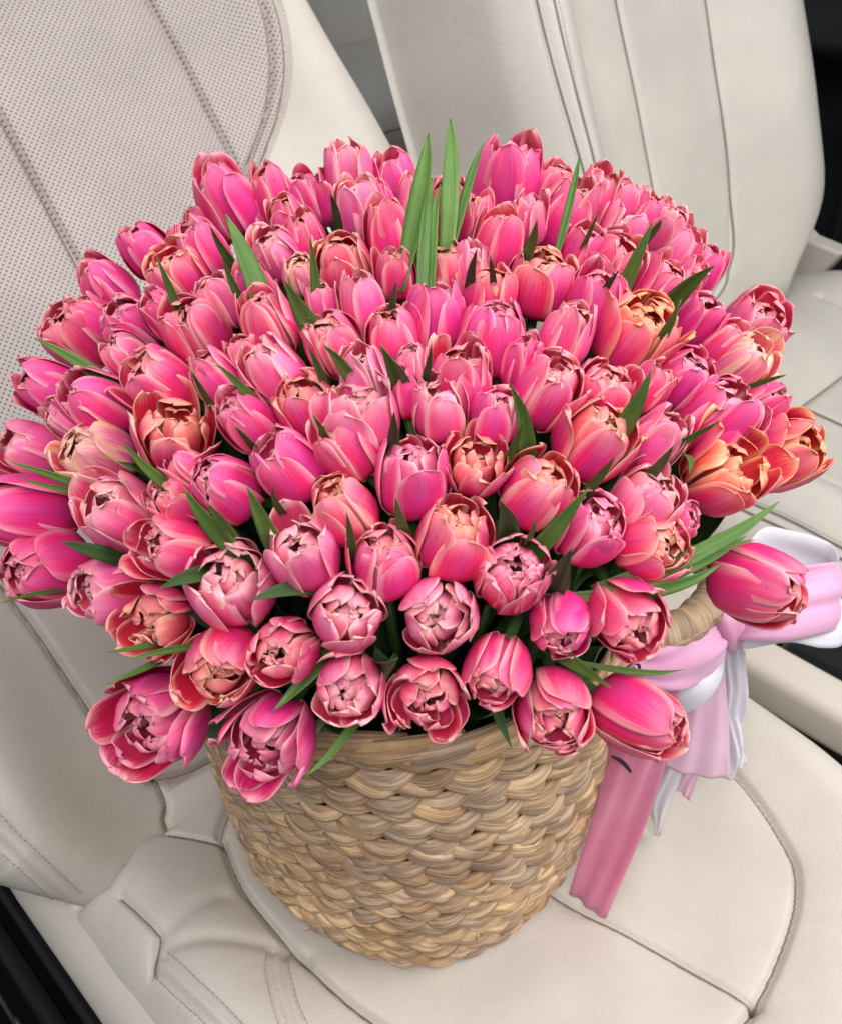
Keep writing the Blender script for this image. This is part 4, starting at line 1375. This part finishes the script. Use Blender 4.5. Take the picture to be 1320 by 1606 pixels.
# ------------------------------------------------------------------ leaves (parts of the tulip they grow on)
LEAVES = [
    (640, 330, 672, 208, 40, 0), (705, 305, 706, 184, 34, 0), (728, 300, 757, 226, 19, 0), (668, 385, 678, 278, 30, 0), (684, 380, 690, 288, 20, 0), (905, 305, 908, 243, 15, 0),
    (400, 482, 354, 336, 50, 0), (362, 392, 328, 352, 18, 0), (492, 502, 447, 440, 42, 0), (478, 458, 486, 370, 22, 0), (264, 490, 245, 400, 19, 0), (516, 352, 518, 303, 20, 1),
    (374, 465, 348, 402, 18, 0), (140, 592, 55, 530, 28, 0), (386, 628, 340, 570, 22, 0), (502, 592, 484, 542, 18, 0), (542, 592, 507, 540, 26, 0), (624, 604, 596, 540, 32, 0), (640, 596, 618, 566, 16, 0),
    (617, 475, 622, 440, 15, 0), (750, 432, 748, 390, 20, 1), (788, 430, 768, 402, 14, 1), (818, 390, 842, 345, 28, 0), (1003, 432, 1025, 345, 28, 0), (1076, 468, 1120, 416, 36, 0), (1046, 532, 1066, 470, 22, 0),
    (660, 584, 676, 540, 16, 1), (982, 674, 1021, 580, 38, 0), (834, 705, 800, 602, 36, 0), (798, 715, 820, 658, 20, 0), (942, 765, 964, 716, 20, 0), (858, 866, 922, 765, 34, 0), (796, 846, 784, 785, 46, 1),
    (614, 695, 618, 645, 26, 1), (434, 800, 427, 762, 15, 0), (350, 866, 288, 765, 34, 0), (342, 858, 324, 788, 26, 0), (414, 866, 388, 763, 36, 0), (540, 876, 543, 803, 19, 0), (640, 838, 620, 780, 24, 0),
    (248, 758, 194, 694, 24, 0), (228, 748, 184, 724, 22, 1), (112, 768, 16, 724, 18, 0), (108, 762, 28, 748, 13, 0), (155, 878, 98, 850, 36, 1), (302, 908, 252, 922, 34, 1), (468, 936, 392, 942, 34, 1),
    (506, 1035, 428, 1116, 36, 0), (556, 1128, 474, 1222, 20, 0), (786, 1112, 802, 1174, 28, 1), (372, 1104, 344, 1124, 15, 0), (292, 1032, 204, 1034, 17, 0), (225, 1042, 157, 1075, 15, 0), (218, 1018, 168, 1022, 15, 0),
    (60, 938, 0, 946, 10, 0), (1040, 912, 1222, 786, 32, 0), (1018, 924, 1170, 840, 32, 0), (1050, 905, 1186, 846, 20, 0), (1000, 928, 1130, 884, 30, 0), (900, 1046, 956, 1078, 28, 0), (1010, 1062, 1072, 1050, 13, 0),
    (892, 926, 896, 862, 52, 1), (1078, 696, 1130, 660, 15, 0), (1046, 745, 1056, 698, 20, 0), (1195, 596, 1230, 588, 11, 0), (590, 1058, 622, 1034, 30, 1), (838, 856, 839, 814, 15, 0), (380, 694, 368, 668, 16, 0), (497, 684, 490, 650, 14, 0),
    (512, 1120, 496, 1152, 30, 1), (1012, 370, 1035, 345, 14, 0), (1104, 700, 1080, 742, 16, 0), (962, 452, 970, 424, 16, 1), (926, 372, 936, 338, 14, 0), (306, 620, 300, 582, 14, 0),
]


def leaf_mesh(B0, B1, w, bend, side, fold):
    n, m = 14, 5
    ax = B1 - B0
    c = catmull([B0, B0 + ax * 0.27 + bend * 0.7, B0 + ax * 0.52 + bend, B0 + ax * 0.77 + bend * 0.8, B1], n)
    t = np.linspace(0, 1, n)
    ww = w / 2 * np.interp(t, [0, 0.15, 0.35, 0.5, 0.65, 0.8, 0.92, 1.0], [0.55, 0.80, 1.0, 0.96, 0.80, 0.52, 0.22, 0.02])
    T = unit(np.gradient(c, axis=0))
    S = unit(side - T * (T @ side)[:, None])
    N = np.cross(S, T)
    P = np.zeros((n, m, 3))
    for j, u in enumerate(np.linspace(-1, 1, m)):
        P[:, j] = c + S * (ww * u)[:, None] + N * (ww * fold * (abs(u) ** 1.3))[:, None] + N * (0.06 * w * np.sin(5 * t + 2 * u))[:, None]
    Q = P - N[:, None, :] * 0.0007
    V = np.vstack([P.reshape(-1, 3), Q.reshape(-1, 3)])
    F = grid_faces(n, m) + [q[::-1] for q in grid_faces(n, m, n * m)]
    ring = list(range(m)) + [i * m + m - 1 for i in range(1, n)] + [(n - 1) * m + j for j in range(m - 2, -1, -1)] + [i * m for i in range(n - 2, 0, -1)]
    for i in range(len(ring)):
        p, q = ring[i], ring[(i + 1) % len(ring)]
        F.append((p, p + n * m, q + n * m, q))
    uu, vv = np.meshgrid(np.linspace(0, 1, m), t)
    uv = np.stack([uu, vv], -1).reshape(-1, 2)
    return V, F, np.vstack([uv, uv])


for i, (x0, y0, x1, y1, wpx, dark) in enumerate(LEAVES):
    rng = random.Random(900 + i)
    B0 = dome(x0, y0, 1.05)
    ln = math.hypot(x1 - x0, y1 - y0)
    B1 = dome(x1, y1, 1.18)
    if x0 > 990 and y0 > 890:
        B1 = at_depth(x1, y1, float((B0 - CAM) @ A_) + 0.02)
    d0 = float((B0 - CAM) @ A_)
    d1 = float((B1 - CAM) @ A_)
    if y1 < 300:                      # tall leaves at the back stand straight up from their base
        B0 = dome(x0, y0, 1.14)
        d0 = float((B0 - CAM) @ A_)
        B1 = at_depth(x1, y1, d0 + 0.03)
    elif y1 > 1100:
        B0 = dome(x0, y0, 1.0)
        B1 = at_depth(x1, y1, float((B0 - CAM) @ A_) - 0.004)
    # carry the leaf on into the bouquet beneath its visible base
    dirn = unit(B1 - B0)
    B00 = B0 - dirn * 0.025 - unit(B0 - DOME_C) * 0.03
    w = wpx * d0 / FPX
    root, P, base, axis, wd = min(heads, key=lambda h: np.linalg.norm(h[1] - B0))
    tw, rt, up = img_axes(B0)
    side = unit(np.cross(dirn, tw) + tw * rng.uniform(-0.5, 0.5))
    bend = (unit(B0 - DOME_C) * rng.uniform(0.04, 0.14) + side * rng.uniform(-0.10, 0.10)) * np.linalg.norm(B1 - B0)
    V, F, UV = leaf_mesh(B00, B1, w * 0.88, bend, side, rng.uniform(0.25, 0.75))
    M = np.array(root.rotation_quaternion.to_matrix())
    V = (V - np.array(root.location)) @ M
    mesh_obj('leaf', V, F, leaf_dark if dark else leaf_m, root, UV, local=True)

# every tulip also carries a broad lower leaf along its stem, deep in the bouquet
for i, (root, P, base, axis, wd) in enumerate(heads):
    rng = random.Random(2000 + i)
    out = unit(P - DOME_C)
    lat = unit(np.cross(out, [rng.uniform(-1, 1), rng.uniform(-1, 1), rng.uniform(-1, 1)]))
    B1 = P - out * wd * rng.uniform(0.5, 0.9) + lat * wd * rng.uniform(0.35, 0.6)
    B0 = np.array([BX + (base[0] - BX) * 0.55, base[1] * 0.55, 0.25])
    V, F, UV = leaf_mesh(B0, B1, rng.uniform(0.024, 0.034), out * 0.012, lat, rng.uniform(0.2, 0.5))
    M = np.array(root.rotation_quaternion.to_matrix())
    V = (V - np.array(root.location)) @ M
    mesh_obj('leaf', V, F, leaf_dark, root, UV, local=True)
